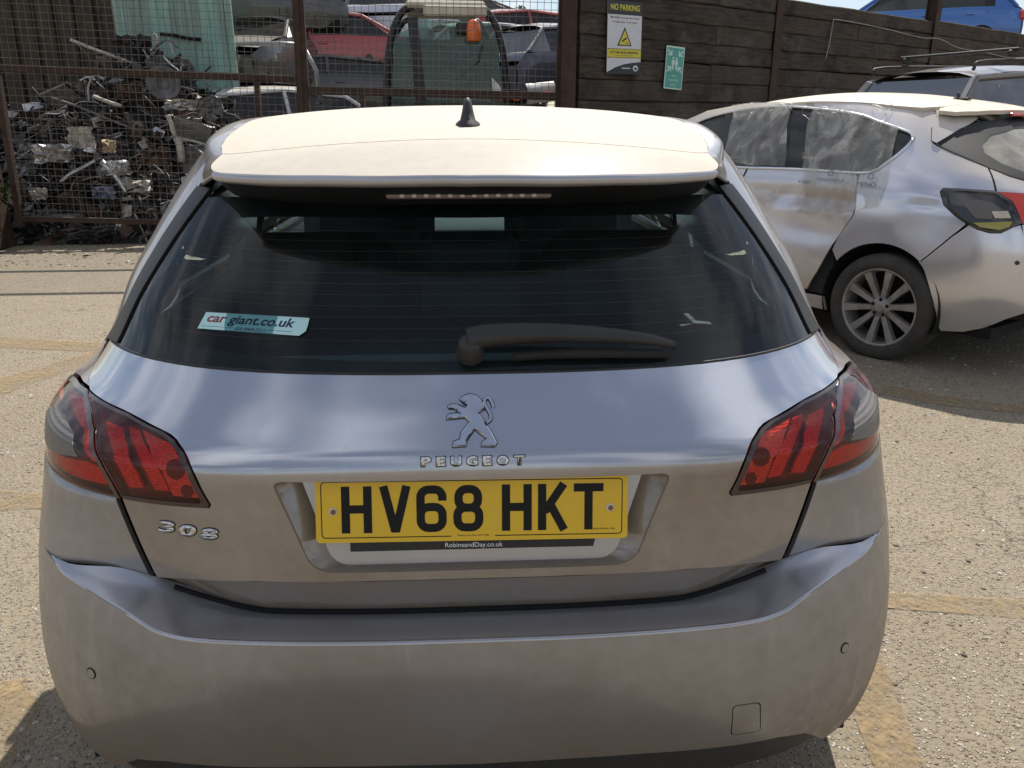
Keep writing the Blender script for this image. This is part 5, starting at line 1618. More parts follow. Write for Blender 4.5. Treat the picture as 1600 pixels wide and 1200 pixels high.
def on(f, x, y, h):
    return (f[0] + f[1] * x + f[2] * y + f[3] * h, f[1], f[2], f[3])
no_park = part_('no_parking_sign', [round_poly(quad(SW_, SH_), .012, 3)], SLW, None, -.006, 0, f1)
tag(no_park, 'white, black and yellow no parking sign with a warning triangle on the sleeper wall', 'sign')
part_('sign_header', [quad(SW_, .155, 0, SH_ / 2 - .0775)], SLB, no_park, 0, .0012, f1)
text_obj('sign_lettering', 'NO PARKING', .385, .072, on(f1, 0, .350, .0012), SLY, no_park, ext=.0006, bold=.03)
text_obj('sign_lettering', 'Manifold turning area must', .385, .030, on(f1, .0, .232, .0), SLB, no_park, ext=.0006, bold=.01)
text_obj('sign_lettering', 'be kept clear at all times.', .335, .028, on(f1, .0, .182, .0), SLB, no_park, ext=.0006, bold=.01)
part_('sign_triangle', [[(-.098, -.090), (.098, -.090), (0, .130)]], SLB, no_park, 0, .0012, f1)
part_('sign_triangle', [[(-.076, -.077), (.076, -.077), (0, .094)]], SLY, no_park, .0012, .0020, f1)
part_('sign_symbol', [[(-.040, -.030), (-.030, -.046), (.032, -.004), (.022, .014)]], SLB, no_park, .0020, .0026, f1)
part_('sign_symbol', [[(.012, -.058), (.052, -.064), (.052, -.056), (.014, -.050)]], SLB, no_park, .0020, .0026, f1)
part_('sign_band', [quad(SW_, .112, 0, -.178)], SLY, no_park, 0, .0012, f1)
for yy in (-.128, -.226):
    for k in range(13):
        part_('sign_stripe', [quad(.018, .012, -.21 + k * .035, yy)], SLB, no_park, .0012, .0018, f1)
text_obj('sign_lettering', 'CCTV MAY BE IN OPERATION', .375, .030, on(f1, 0, -.168, .0012), SLB, no_park, ext=.0006, bold=.03)
text_obj('sign_lettering', 'for the prevention and detection of crime', .26, .012, on(f1, 0, -.204, .0012), SLB, no_park, ext=.0006)
cv = [(-SW_ / 2, -SH_ / 2), (SW_ / 2, -SH_ / 2), (SW_ / 2, -.275), (.12, -.285), (0, -.305), (-.12, -.345), (-SW_ / 2, -.400)]
part_('sign_footer', [cv], SLB, no_park, 0, .0012, f1)
part_('sign_line', [quad(.12, .012, .03, -.352)], SLW, no_park, .0012, .0018, f1)
part_('sign_roundel', [[(.158 + .036 * math.cos(t * PI / 10), -.352 + .036 * math.sin(t * PI / 10)) for t in range(20)]], SLW, no_park, .0012, .0018, f1)
part_('sign_roundel', [[(.158 + .020 * math.cos(t * PI / 10), -.356 + .016 * math.sin(t * PI / 10)) for t in range(20)]], SLB, no_park, .0018, .0024, f1)
SLG = plain('sign_green', (0.085, 0.36, 0.29), .45, var=.12); SLP = plain('sign_pale_print', (0.55, 0.72, 0.66), .5, var=.08)
f2 = wall_frame(1.62, 1.985, .105, rad(-2.0))
f2 = (f2[0], f2[1] * 1.12, f2[2] * .84, f2[3])
asm = part_('assembly_point_sign', [[(-.150, -.285), (.148, -.290), (.152, .280), (.145, .290), (-.150, .288), (-.146, .05)]], SLP, None, -.004, 0, f2)
tag(asm, 'green fire assembly point sign with four white arrows on the sleeper wall', 'sign')
part_('sign_face', [[(-.136, -.268), (.136, -.272), (.138, .268), (-.136, .268)]], SLG, asm, 0, .0012, f2)
for (cx, cy, ang) in ((-.085, .195, -45), (.085, .195, 225), (-.085, -.015, 45), (.085, -.015, 135)):
    ca, sa = math.cos(rad(ang)), math.sin(rad(ang))
    R_ = lambda x, y: (cx + x * ca - y * sa, cy + x * sa + y * ca)
    part_('sign_arrow', [[R_(-.055, -.010), R_(.012, -.010), R_(.012, .010), R_(-.055, .010)], [R_(.0, -.046), R_(.048, 0), R_(.0, .046), R_(-.016, .040), R_(.016, 0), R_(-.016, -.040)]], SLP, asm, .0012, .0020, f2)
for cx in (-.028, .028):
    part_('sign_figure', [[(cx - .024, .05), (cx - .020, .105), (cx + .020, .105), (cx + .024, .05), (cx + .014, .045), (cx + .012, -.03), (cx + .002, -.03), (cx, .02), (cx - .002, -.03), (cx - .012, -.03), (cx - .014, .045)]], SLP, asm, .0012, .0020, f2)
    part_('sign_figure_head', [[(cx + .014 * math.cos(t * PI / 8), .128 + .016 * math.sin(t * PI / 8)) for t in range(16)]], SLP, asm, .0012, .0020, f2)
text_obj('sign_lettering', 'Fire', .060, .030, on(f2, 0, -.105, .0012), SLP, asm, ext=.0006)
text_obj('sign_lettering', 'assembly', .150, .034, on(f2, 0, -.165, .0012), SLP, asm, ext=.0006)
text_obj('sign_lettering', 'point', .085, .034, on(f2, 0, -.228, .0012), SLP, asm, ext=.0006)
# raised ground behind the wall
m_bank = plain('bank_earth', (0.16, 0.12, 0.085), .95, var=.3, scale=2)
bk = MB()
A0 = WO + WD * .25 - WN * .12; A1 = WO + WD * 40 - WN * .12; A2 = A1 + Vector((6, 40, 0)); A3 = A0 + Vector((12, 45, 0))
zt = 2.62
bk.add([(*p.xy, z) for p in (A0, A1, A2, A3) for z in (0.0, zt)], [(0, 2, 3, 1), (2, 4, 5, 3), (4, 6, 7, 5), (6, 0, 1, 7), (1, 3, 5, 7)])
tag(bk.build('earth_bank', m_bank), kind='structure')
# ================================================================ vehicles and wrecks behind the fence
def aty(px, py, y):
    """A point at distance y that stands at a spot measured on the photograph (used to lay out the yard)."""
    th, yw = rad(18.5), rad(3.0)
    u, v = (px - 800) / 1250, (py - 600) / 1250
    h = math.cos(th) - v * math.sin(th); z = -(math.sin(th) + v * math.cos(th))
    d = (u * math.cos(yw) + h * math.sin(yw), -u * math.sin(yw) + h * math.cos(yw), z)
    t = (y + 1.2) / d[1]
    return Vector((t * d[0], y, 1.43 + t * d[2]))
def small_car(name, label, paint, loc, rz, L_=4.1, W_=1.74, H_=1.48, belt=.93, glass=None, wheels=True, rails=False, bonnet=1.05, boot=.25, kind='hatch', group=None, lamps=True, sunk=0.0, doors=True, front=True):
    """A car in plain panels: body sides, bonnet, roof, panes between real pillars, lamps, wheels. Local +y is forward, the origin is on the ground under its middle."""
    o = thing(name, label, 'car', loc, rz, group)
    gm = glass or MATS['side_window_glass']
    hw = W_ / 2; yb, yf = -L_ / 2, L_ / 2
    zs = .22
    # body: rows along the car, each a section from sill to belt
    st = []
    for (y, wl, zb, zl) in ((yb, .78, belt - .22, .35), (yb + .08, .92, belt - .06, .28), (yb + .35, .99, belt, zs), (yb + L_ * .25, 1.0, belt + .01, zs), (0, 1.0, belt, zs), (yf - bonnet - .35, 1.0, belt - .01, zs), (yf - bonnet + .1, .99, belt - .02, zs), (yf - .5, .96, belt - .12, zs), (yf - .12, .88, belt - .22, .26), (yf, .74, belt - .34, .34)):
        st.append((y, hw * wl, zb, zl))
    for s in (1, -1):
        rows_ = []
        for (y, w, zb, zl) in st:
            zm = (zl + zb) / 2
            rows_.append([(s * w * .95, y, zl), (s * w, y, zl + .12), (s * w * 1.01, y, zm), (s * w * .995, y, zb - .08), (s * w * .955, y, zb)])
        mb = MB().grid(rows_ if s > 0 else rows_[::-1], True)
        mb.build('body_side', paint, o)
    for k, e in ((0, 'rear_bumper'), (-1, 'front_bumper')):
        if k == -1 and not front:
            continue
        y, w, zb, zl = st[k]; dy = -.05 if k == 0 else .05
        rows_ = [[(x * w * .95, y + dy * (1 - x * x) * .8, z) for x in (-1, -.5, 0, .5, 1)] for z in (zl, zl + .12, (zl + zb) / 2, zb)]
        MB().grid(rows_ if k else [r[::-1] for r in rows_], True).build(e, paint, o)
    # roof and pillars
    rf0, rf1 = yb + boot + (.35 if kind == 'hatch' else .9), yf - bonnet - .62
    rw = hw * .70
    rr = []
    for k in range(7):
        t = k / 6; y = rf0 + (rf1 - rf0) * t
        zz = H_ - .05 * (2 * t - 1) ** 2 - (.03 if k in (0, 6) else 0)
        rr.append([(x * rw, y, zz - .045 * x * x - .03 * abs(x) ** 6) for x in (-1, -.7, -.35, 0, .35, .7, 1)])
    roof_ = MB().grid(rr, True).build('roof', paint, o)
    gb, gf = yb + boot * .4 + .06, yf - bonnet + .06
    def edge(s, y):
        w = hw * .955
        return Vector((s * w, y, belt))
    P = {}
    for s in (1, -1):
        P[s] = dict(rb=Vector((s * hw * .86, gb, belt - .02)), rt=Vector((s * rw, rf0, rr[0][0][2])), fb=Vector((s * hw * .90, gf, belt - .03)), ft=Vector((s * rw, rf1, rr[6][0][2])))
        q = P[s]
        mid = (rf0 + rf1) / 2
        eb = edge(s, gb + .42); ef = edge(s, gf - .20); em = edge(s, mid + .05); tm = Vector((s * rw, mid + .02, rr[3][0][2]))
        for a, b, w in ((q['rb'], q['rt'], .09), (q['fb'], q['ft'], .065), (em, tm, .07)):
            MB().beam(a, b, w, .05, up=(0, 1, 0), bev=.012).build('pillar', paint, o)
        MB().beam(q['rt'], tm, .055, .05, bev=.012).beam(tm, q['ft'], .055, .05, bev=.012).build('roof_rail', paint, o)
        for a, b, c, d in ((eb, em, tm, q['rt']), (em, ef, q['ft'], tm)):
            ins = lambda p: p * .998 + Vector((-s * .012, 0, 0))
            f = (0, 1, 2, 3) if s > 0 else (3, 2, 1, 0)
            MB().add([ins(a), ins(b), ins(c), ins(d)], [f]).build('side_window', gm, o)
        MB().add([q['rb'], eb, q['rt']], [(0, 1, 2) if s > 0 else (2, 1, 0)]).build('quarter', paint, o)
        MB().add([q['fb'], ef, q['ft']], [(2, 1, 0) if s > 0 else (0, 1, 2)]).build('quarter', paint, o)
        if doors:
            for yy in (mid + .05, gb + .55, gf - .15):
                MB().beam((s * hw * 1.003, yy, zs + .12), (s * hw * .985, yy, belt - .07), .010, .010, up=(0, 1, 0)).build('door_gap', m_gap, o)
            for yy in (mid + .25, gb + .85):
                MB().box((s * hw * 1.005, yy, belt - .13), (.03, .16, .03), bev=.01).build('door_handle', paint, o)
        if lamps:
            MB().box((s * hw * .80, yb + .06, belt - .17), (.26, .14, .20), bev=.04).build('tail_lamp', m_lclaw, o)
            if front:
                MB().box((s * hw * .72, yf - .10, belt - .30), (.34, .20, .13), bev=.04).build('headlamp', MATS['chrome'], o)
    a, b = P[-1], P[1]
    MB().add([a['rb'], b['rb'], b['rt'], a['rt']], [(0, 1, 2, 3)]).build('rear_window', gm, o)
    MB().add([a['fb'], b['fb'], b['ft'], a['ft']], [(3, 2, 1, 0)]).build('windscreen', gm, o)
    MB().grid([[(x * hw * .955, gb + .3 * 0 - .02 + (yb + .05 - gb) * t, belt - .01 - .14 * t * t) for x in (-.9, 0, .9)] for t in (0, .5, 1)], True).build('tailgate', paint, o)
    if front:
        MB().grid([[(x * hw * (.955 - .12 * t * t), gf + (yf - .02 - gf) * t, belt - .02 - .22 * t ** 1.8 + .03 * (1 - x * x)) for x in (-1, -.5, 0, .5, 1)] for t in (0, .25, .5, .75, 1)][::-1], True).build('bonnet', paint, o)
    MB().box((0, 0, .30), (W_ * .9, L_ * .92, .14)).build('floor_pan', m_gap, o)
    MB().grid([[(x * hw * .93, y, belt - .14) for x in (-1, 1)] for y in (gb, gf)], False).build('cabin_floor', m_gap, o)
    for x in (-.36, .36):
        MB().box((x, .15, belt + .05), (.46, .16, .60), Matrix.Rotation(rad(-14), 3, 'X'), bev=.06).build('seat', m_int, o)
    if wheels:
        for s in (1, -1):
            for y in (yb + .78, yf - .82):
                t = MB()
                lathe(t, [(-.10, .0), (-.10, .27), (-.08, .305), (.08, .305), (.10, .27), (.10, .20), (.07, .19), (.07, 0)], 24)
                t.build('tyre', m_rubber, o, (s * (hw - .09), y, .305), (0, 0, 0 if s > 0 else PI))
                t = MB(); lathe(t, [(.075, .185), (.085, .18), (.08, .06), (.09, .05), (.09, 0)], 16)
                t.build('wheel_rim', m_alloy, o, (s * (hw - .09), y, .305), (0, 0, 0 if s > 0 else PI))
    if rails:
        for s in (1, -1):
            MB().tube(crom([(s * rw * .96, rf0 - .02, H_ - .09), (s * rw * .97, rf0 + .15, H_ - .005), (s * rw * .97, 0, H_ + .025), (s * rw * .97, rf1 - .15, H_ - .005), (s * rw * .96, rf1, H_ - .09)], 4), .016, 6).build('roof_bar', m_plast, o)
        for y in (rf0 + .45, rf1 - .5):
            MB().beam((-rw - .06, y, H_ + .105), (rw + .06, y, H_ + .105), .06, .028, bev=.008).build('cross_bar', m_plast, o)
            for s in (1, -1):
                MB().box((s * rw * .97, y, H_ + .07), (.05, .10, .06), bev=.012).build('bar_foot', m_plast, o)
    return o
def cpaint(name, c, dust=.25, metal=.0):
    return paint_mat(name, c, metal=metal, rough=.35, dust=dust, dust_col=(0.42, 0.37, 0.30), flake=False, top=(.6, .9, .3))
p_red = cpaint('faded_red_paint', (0.42, 0.035, 0.035), .12); p_white = cpaint('white_paint', (0.72, 0.72, 0.70), .15); p_blue = cpaint('bright_blue_paint', (0.03, 0.16, 0.50), .08, .3)
p_silver = cpaint('grey_silver_paint', (0.36, 0.35, 0.36), .2, .5); p_dark = cpaint('black_paint', (0.02, 0.02, 0.022), .10); p_navy = cpaint('navy_paint', (0.02, 0.025, 0.07), .15)
p_lilac = cpaint('pale_silver_van_paint', (0.60, 0.60, 0.68), .12, .3); p_suv = paint_mat('brownish_silver_paint', (0.17, 0.155, 0.15), metal=.5, rough=.3, dust=.12, dust_col=(0.30, 0.26, 0.22), flake=False)
g_dark = glass_mat('dark_car_glass', (0.10, 0.12, 0.12), dust=.06)
g_sky = glass_mat('mirror_car_glass', (0.22, 0.25, 0.26), dust=.05, ior=2.6)
# dark SUV with roof bars behind the damaged car
small_car('parked_suv', 'silver estate with black roof bars behind the damaged hatchback', p_suv, (6.12, 7.70, 0), rad(-72), 4.6, 1.86, 1.93, 1.22, glass=g_sky, rails=True, boot=.30)
# blue car on the bank above the wall
bz = 2.62
b_ = WO + WD * 12.3 - WN * 2.4
small_car('blue_car', 'bright blue hatchback on the high ground behind the sleeper wall', p_blue, (b_.x, b_.y, bz), rad(66), 4.2, 1.78, 1.52, .92, glass=g_dark)
# stack of wrecks behind the mesh
Y1 = 13.2
def at_px(px, py, y):
    return aty(px, py, y)
wr = [('red hatchback shell without its doors high on the wreck stack', p_red, 530, 15, 14.6, rad(-84), 1.42),
      ('white car low down behind the gate latch', p_white, 480, 135, 11.9, rad(-64), 1.50),
      ('pale silver car at the very top of the stack beside the trees', p_lilac, 640, -28, 16.6, rad(-12), 1.55),
      ('dark red car at the top of the stack next to the big post', p_red, 850, 17, 17.5, rad(-78), 1.45),
      ('navy car under the dark red one in the wreck stack', p_navy, 905, 42, 14.2, rad(-52), 1.45),
      ('black car with its front stripped away beside the turquoise panel', p_dark, 405, 22, 13.6, rad(172), 1.36),
      ('black wreck directly under the red shell', p_dark, 560, 84, 14.3, rad(-86), 1.30),
      ('lowest black wreck below the red shell', p_dark, 600, 186, 13.4, rad(-92), 1.36),
      ('grey wreck behind the loader cab', p_silver, 800, 38, 14.9, rad(-70), 1.42),
      ('black wreck on the ground behind the loader', p_dark, 790, 140, 14.0, rad(-95), 1.40),
      ('black wreck on the ground under the stripped car', p_dark, 420, 128, 13.4, rad(-84), 1.40),
      ('black wreck at the top of the stack above the turquoise panel', p_dark, 345, -70, 14.2, rad(-80), 1.40),
      ('black wreck jutting up behind the loader beacon', p_dark, 715, -12, 18.5, rad(-82), 1.30)]
for (lb, pt, px, py, y, rz, H_) in wr:
    p = at_px(px, py, y)
    small_car('wrecked_car', lb, pt, (p.x, p.y, max(0.0, p.z - H_)), rz, H_=H_, glass=g_dark, wheels=False, doors=True, lamps=False)
# bare bumper beams and slam panels in front of the stripped car
m_bare = plain('bare_grey_metal', (0.34, 0.33, 0.33), .45, metal=.6, var=.3)
bz_ = at_px(405, 80, 11.3)
fr = thing('front_frame', 'bare grey front frame of the stripped black car', 'car part', bz_)
for (nm, pts) in (('upper_beam', [(-.38, 0, .06), (-.25, -.02, .10), (.3, -.03, .10), (.62, 0, .08)]), ('side_member', [(-.38, 0, .06), (-.45, .02, -.2), (-.43, .02, -.62)]), ('side_member', [(.62, 0, .08), (.78, .02, -.25), (.80, .02, -.70)]), ('lower_beam', [(-.43, .02, -.62), (0, -.04, -.66), (.8, .02, -.70)])):
    MB().tube(pts, .035, 6).build(nm, m_bare, fr)
MB().box((-.43, .02, -.30), (.16, .05, .26), bev=.01).build('lamp_bracket', m_bare, fr)
# loader cab
lc = at_px(700, 175, 9.9)
cab = thing('loader_cab', 'black cab of a loader with green tinted panes and an orange beacon', 'loader', (lc.x, lc.y, -.14), rad(4))
m_cabf = plain('cab_black_frame', (0.012, 0.012, 0.013), .4, var=.3)
g_green = glass_mat('green_cab_glass', (0.30, 0.48, 0.40), dust=.16, dust_col=(0.30, 0.42, 0.37))
zt_ = 2.88; zb_ = 1.05
for s in (-1, 1):
    for yy in (0, 1.25):
        pts = crom([(s * .80, yy, zb_), (s * .78, yy, 1.9), (s * .70, yy + .02, 2.5), (s * .56, yy + .04, 2.80), (s * .42, yy + .05, zt_)], 5)
        MB().tube(pts, .045 if yy == 0 else .04, 8).build('cab_pillar', m_cabf, cab)
    MB().beam((s * .76, 0, 2.05), (s * .76, 1.25, 2.05), .05).build('side_rail', m_cabf, cab)
    MB().add([(s * .77, .04, 1.1), (s * .77, 1.2, 1.1), (s * .66, 1.2, 2.6), (s * .66, .04, 2.6)], [(0, 1, 2, 3)]).build('side_pane', g_green, cab)
MB().box((0, .62, zt_ + .03), (1.0, 1.3, .09), bev=.03).build('cab_roof', plain('cream_roof', (0.60, 0.54, 0.42), .6), cab)
MB().box((.12, -.04, 2.83), (.80, .09, .13), bev=.02).build('roof_lip', plain('cream_roof', (0.60, 0.54, 0.42), .6), cab)
MB().beam((-.74, -.01, 1.50), (.78, -.01, 1.50), .09, .10).build('dash_rail', m_cabf, cab)
MB().beam((-.30, -.01, 1.12), (-.42, -.01, 2.75), .13, .06, up=(0, 1, 0)).build('centre_pillar', m_cabf, cab)
MB().add([(-.28, .0, 1.56), (.76, .0, 1.56), (.62, .02, 2.70), (-.36, .02, 2.74)], [(0, 1, 2, 3)]).build('windscreen', g_green, cab)
MB().add([(-.78, .0, 1.10), (-.36, .0, 1.10), (-.46, .02, 2.62), (-.66, .02, 2.55)], [(0, 1, 2, 3)]).build('windscreen', g_green, cab)
MB().add([(-.26, .0, 1.10), (.78, .0, 1.10), (.78, .0, 1.44), (-.27, .0, 1.44)], [(0, 1, 2, 3)]).build('lower_pane', g_green, cab)
MB().box((.1, .75, 1.45), (.52, .14, .75), bev=.06).box((.1, .55, 1.15), (.52, .5, .16), bev=.05).build('seat', m_int, cab)
MB().box((0, 1.22, 1.8), (1.4, .04, 1.6)).build('rear_panel', m_int2, cab)
MB().box((0, .9, .62), (1.7, 2.4, .86), bev=.05).build('chassis', m_cabf, cab)
MB().tube([(.1, .06, 2.0), (.42, .02, 2.25), (.46, .0, 2.45)], .018, 6).build('wiper', m_cabf, cab)
bc_ = Vector((.34, -.16, 2.60))
m_orange = plain('orange_beacon', (0.85, 0.16, 0.02), .25, coat=.6, var=.15)
mb = MB()
rws = [[(bc_.x + r * math.cos(t * PI / 10), bc_.y + r * math.sin(t * PI / 10), bc_.z + h) for t in range(20)] for h, r in ((-.13, .085), (-.11, .095), (.02, .092), (.08, .080), (.115, .055), (.125, .01))]
bcn = mb.grid(rws, True, close=True).build('beacon', m_orange, cab)
MB().box((bc_.x - .12, bc_.y + .05, bc_.z + .02), (.20, .10, .14), bev=.02).build('beacon_bracket', m_cabf, cab)
# white bumper skin and orange lamps lying at the foot of the panel
wb_ = at_px(845, 142, 9.4)
wbx = thing('loose_bumper', 'white bumper skin with an amber lamp propped behind the mesh beside the big post', 'bumper', wb_, rad(12))
MB().grid([[(x, .10 * math.sin(x * 3) + dy, z + .10 * x) for x in (-.20, -.1, 0, .1, .2)] for dy, z in ((0, -.14), (-.05, -.05), (-.04, .04), (.05, .10))], True).build('skin', p_white, wbx)
MB().box((.06, -.07, -.04), (.11, .04, .06), bev=.012).build('amber_lamp', m_orange, wbx)
wc_ = at_px(798, 150, 9.3)
wcx = thing('broken_lamp', 'broken amber lamp and white bracket lying behind the mesh below the loader cab', 'lamp', wc_, rad(-10))
MB().box((.0, 0, 0), (.24, .06, .08), Matrix.Rotation(rad(12), 3, 'Y'), bev=.02).build('lens', m_orange, wcx)
MB().add([(-.22, 0, .02), (-.08, 0, -.02), (-.14, .02, .12), (-.24, .02, .22)], [(0, 1, 2, 3)]).build('bracket', p_white, wcx)

# turquoise steel sheet and brown container behind the heap
def sheet():
    m = Mat('peeling_turquoise_paint')
    p = m.pos()
    n = m.noise(p, 1.3, 7, .7, .4).outputs['Fac']; n2 = m.noise(p, 14, 6, .7).outputs['Fac']
    sv = m.n('ShaderNodeVectorMath', {0: p, 1: (6, 6, .5)}, operation='MULTIPLY').outputs[0]
    n3 = m.noise(sv, 1.2, 5, .6).outputs['Fac']
    c = m.mix(m.ramp(n, [(.35, 0), (.7, 1)]), (0.25, 0.44, 0.37), (0.36, 0.54, 0.47))
    c = m.mix(m.ramp(n3, [(.44, 0), (.66, .85)]), c, (0.20, 0.235, 0.185))
    c = m.mix(m.ramp(n2, [(.62, 0), (.72, .85)]), c, (0.12, 0.075, 0.045))
    return m.done(m.pbr(base=c, rough=.7, normal=m.bump(n2, .3, .006)))
m_turq = sheet()
m_cont = rusty('brown_container_paint', (0.035, 0.027, 0.018), (0.075, 0.060, 0.040))
cy = 11.2
c0 = aty(190, 100, cy); c1 = aty(370, 100, cy)
tq = thing('turquoise_panel', 'peeling pale turquoise steel panel standing behind the scrap heap', 'panel', (c0.x, cy, 0))
tw = c1.x - c0.x
MB().box((tw / 2, 0, 2.0), (tw, .05, 4.0), bev=.01).build('sheet', m_turq, tq)
for k in range(7):
    x = tw * (k + .5) / 7
    MB().box((x, -.034, 2.0), (.05, .022, 3.9), bev=.006).build('rib', m_turq, tq)
MB().box((tw - .03, -.05, 2.0), (.09, .07, 4.0), bev=.012).build('edge_bar', m_turq, tq)
MB().tube([(tw * .38, -.06, 2.52), (tw * .50, -.07, 2.50), (tw * .62, -.06, 2.46), (tw * .72, -.06, 2.45)], .025, 6).build('slot', m_gap, tq)
bc0 = aty(-60, 175, cy - .1)
ct = thing('brown_container', 'brown rusty container side in the shade behind the scrap heap', 'container', (bc0.x, cy + .15, 0))
cw = c0.x - bc0.x - .03
MB().box((cw / 2, .6, 2.0), (cw, 1.2, 4.0)).build('wall', m_cont, ct)
for k in range(int(cw / .28)):
    MB().box((.14 + k * .28, -.03, 2.0), (.22, .035, 3.9), bev=.015).build('corrugation', m_cont, ct)
MB().box((cw - .08, -.07, 2.0), (.14, .12, 4.0), bev=.01).build('corner_post', m_cont, ct)
# ================================================================ scrap heap
_hp = pchip([-7.5, -6.4, -5.6, -4.9, -4.4, -4.05, -3.6, -3.1, -2.2, -1.0, .6], [1.1, 1.35, 1.55, 1.95, 2.25, 2.30, 1.80, 1.40, 1.05, .75, .5])
def heap_z(x, y):
    t = min(1.0, max(0.0, (y - 8.55) / 1.95))
    n = mnoise.noise(Vector((x * 1.7, y * 1.7, 2.0))) * .16 + mnoise.noise(Vector((x * 4.5, y * 4.5, 5.0))) * .09
    return max(0.0, _hp(x) * t ** .75 * (1.0 if y < 10.6 else max(0, 1 - (y - 10.6) * .5)) + n * min(1, t * 4))
m_scd = plain('oily_dark_scrap', (0.020, 0.016, 0.014), .7, var=.5, scale=6)
rows_ = []
for i in range(90):
    x = -7.4 + 8.0 * i / 89
    rows_.append([(x, 8.5 + 2.9 * j / 34, heap_z(x, 8.5 + 2.9 * j / 34) - .05) for j in range(35)])
hp = MB().grid(rows_, False).build('scrap_heap', m_scd)
tag(hp, 'dark heap of tangled scrap metal behind the gate', 'scrap heap', kind='stuff')
m_scs = plain('torn_bright_metal', (0.55, 0.54, 0.52), .32, metal=.85, var=.3, scale=12)
m_scg = plain('dull_grey_scrap', (0.17, 0.165, 0.16), .55, metal=.4, var=.45, scale=8)
m_scr = plain('rust_scrap', (0.085, 0.048, 0.030), .8, var=.5, scale=9)
m_scw = plain('dirty_white_scrap', (0.46, 0.43, 0.37), .6, var=.3, scale=7)
rs = random.Random(5)
def rp(lo=8.52, hi=10.5):
    y = rs.uniform(lo, hi) if rs.random() < .75 else rs.uniform(8.52, 9.3)
    x = rs.uniform(-6.4, -1.2)
    return Vector((x, y, heap_z(x, y)))
def shard(mb, p, s):
    # a bent scrap of sheet with thickness
    e = Matrix.Rotation(rs.uniform(0, 6.3), 3, 'Z') @ Matrix.Rotation(rs.uniform(-1.2, 1.2), 3, 'X') @ Matrix.Rotation(rs.uniform(-1, 1), 3, 'Y')
    w, h, t = s * rs.uniform(.5, 1.3), s * rs.uniform(.2, .7), .006
    b = rs.uniform(-.5, .5)
    top = [(-w, -h, 0), (0, -h * rs.uniform(.6, 1.2), b * s * .5), (w, -h * rs.uniform(.3, 1), 0), (w * rs.uniform(.7, 1.1), h, 0), (0, h, b * s * .5), (-w * rs.uniform(.5, 1), h * rs.uniform(.5, 1), 0)]
    v = [p + e @ Vector(q) for q in top] + [p + e @ (Vector(q) - Vector((0, 0, t))) for q in top]
    mb.add(v, [(0, 1, 4, 5), (1, 2, 3, 4), (11, 10, 7, 6), (10, 9, 8, 7), (0, 6, 7, 1), (1, 7, 8, 2), (2, 8, 9, 3), (3, 9, 10, 4), (4, 10, 11, 5), (5, 11, 6, 0)])
def rod(mb, p, ln, r):
    d = Vector((rs.gauss(0, 1), rs.gauss(0, .5), rs.gauss(0, .45))).normalized()
    k = Vector((rs.gauss(0, .2), rs.gauss(0, .1), rs.gauss(0, .25))) * ln
    pts = [p - d * ln / 2, p + k * .5, p + d * ln / 2]
    mb.tube(crom(pts, 3), r, 5)
for (nm, mt, ns, nr) in (('scrap_fragments', m_scd, 900, 160), ('scrap_fragments', m_scg, 620, 200), ('scrap_fragments', m_scr, 420, 120), ('scrap_fragments', m_scs, 150, 60), ('scrap_fragments', m_scw, 110, 30)):
    mb = MB()
    for _ in range(ns):
        shard(mb, rp() + Vector((0, 0, rs.uniform(-.03, .12))), rs.choice((.04, .06, .09, .13, .18)))
    for _ in range(nr):
        rod(mb, rp() + Vector((0, 0, rs.uniform(0, .14))), rs.uniform(.15, .7), rs.uniform(.005, .014))
    o = mb.build(nm, mt)
    tag(o, {m_scd: 'small oily black bits of scrap covering the heap', m_scg: 'small dull grey bits of scrap covering the heap', m_scr: 'small rusty bits of scrap covering the heap', m_scs: 'small shiny torn bits of metal in the heap', m_scw: 'small dirty white bits of plastic in the heap'}[mt], 'scrap', kind='stuff')
# larger pieces one can tell apart
def piece(name, pts, r, mat, label, n=8):
    o = MB().tube(crom(pts, 4), r, n).build(name, mat)
    return tag(o, label, 'scrap metal')
def hp_at(px, py, y, lift=.0):
    p = aty(px, py, y)
    return p + Vector((0, 0, lift))
def path_px(L_, y):
    return [aty(px, py, y + (k * .02)) for k, (px, py) in enumerate(L_)]
piece('exhaust_pipe', path_px([(158, 252), (180, 275), (196, 298), (212, 318), (205, 332), (190, 345)], 8.75), .035, m_scs, 'bright crumpled exhaust pipe with an elbow near the foot of the heap')
piece('exhaust_pipe', path_px([(187, 350), (180, 362), (168, 372)], 8.62), .042, m_scs, 'short shiny pipe stub under the lower gate rail')
piece('steel_strip', path_px([(110, 62), (150, 78), (200, 95), (222, 103)], 10.2), .020, m_scw, 'long pale strip slanting across the upper heap')
piece('steel_rod', path_px([(80, 152), (130, 170), (200, 198), (240, 205)], 9.3), .014, m_scg, 'long thin grey rod slanting across the middle of the heap')
piece('steel_strip', path_px([(145, 150), (165, 158), (190, 166)], 9.3), .022, m_scw, 'short pale strip just below the upper gate rail')
piece('bent_tube', path_px([(139, 158), (138, 135), (148, 118), (163, 124)], 9.6), .013, m_scw, 'pale hooked tube rising over the upper gate rail')
piece('bent_tube', path_px([(240, 50), (246, 62), (240, 78), (232, 80)], 10.3), .020, m_scs, 'bright bent tube sticking out of the heap top before the turquoise panel')
piece('steel_rod', path_px([(254, 88), (268, 102), (278, 110), (282, 122)], 10.2), .018, m_scs, 'bright angled rod on the heap top before the turquoise panel')
piece('suspension_arm', path_px([(262, 180), (268, 195), (276, 215), (300, 220), (335, 230)], 8.9), [.035, .03, .026, .026, .03, .032, .03, .02, .018, .018, .016, .016, .016, .014, .012, .012, .012][:17], m_scw, 'tan forked suspension arm hanging in the middle of the heap')
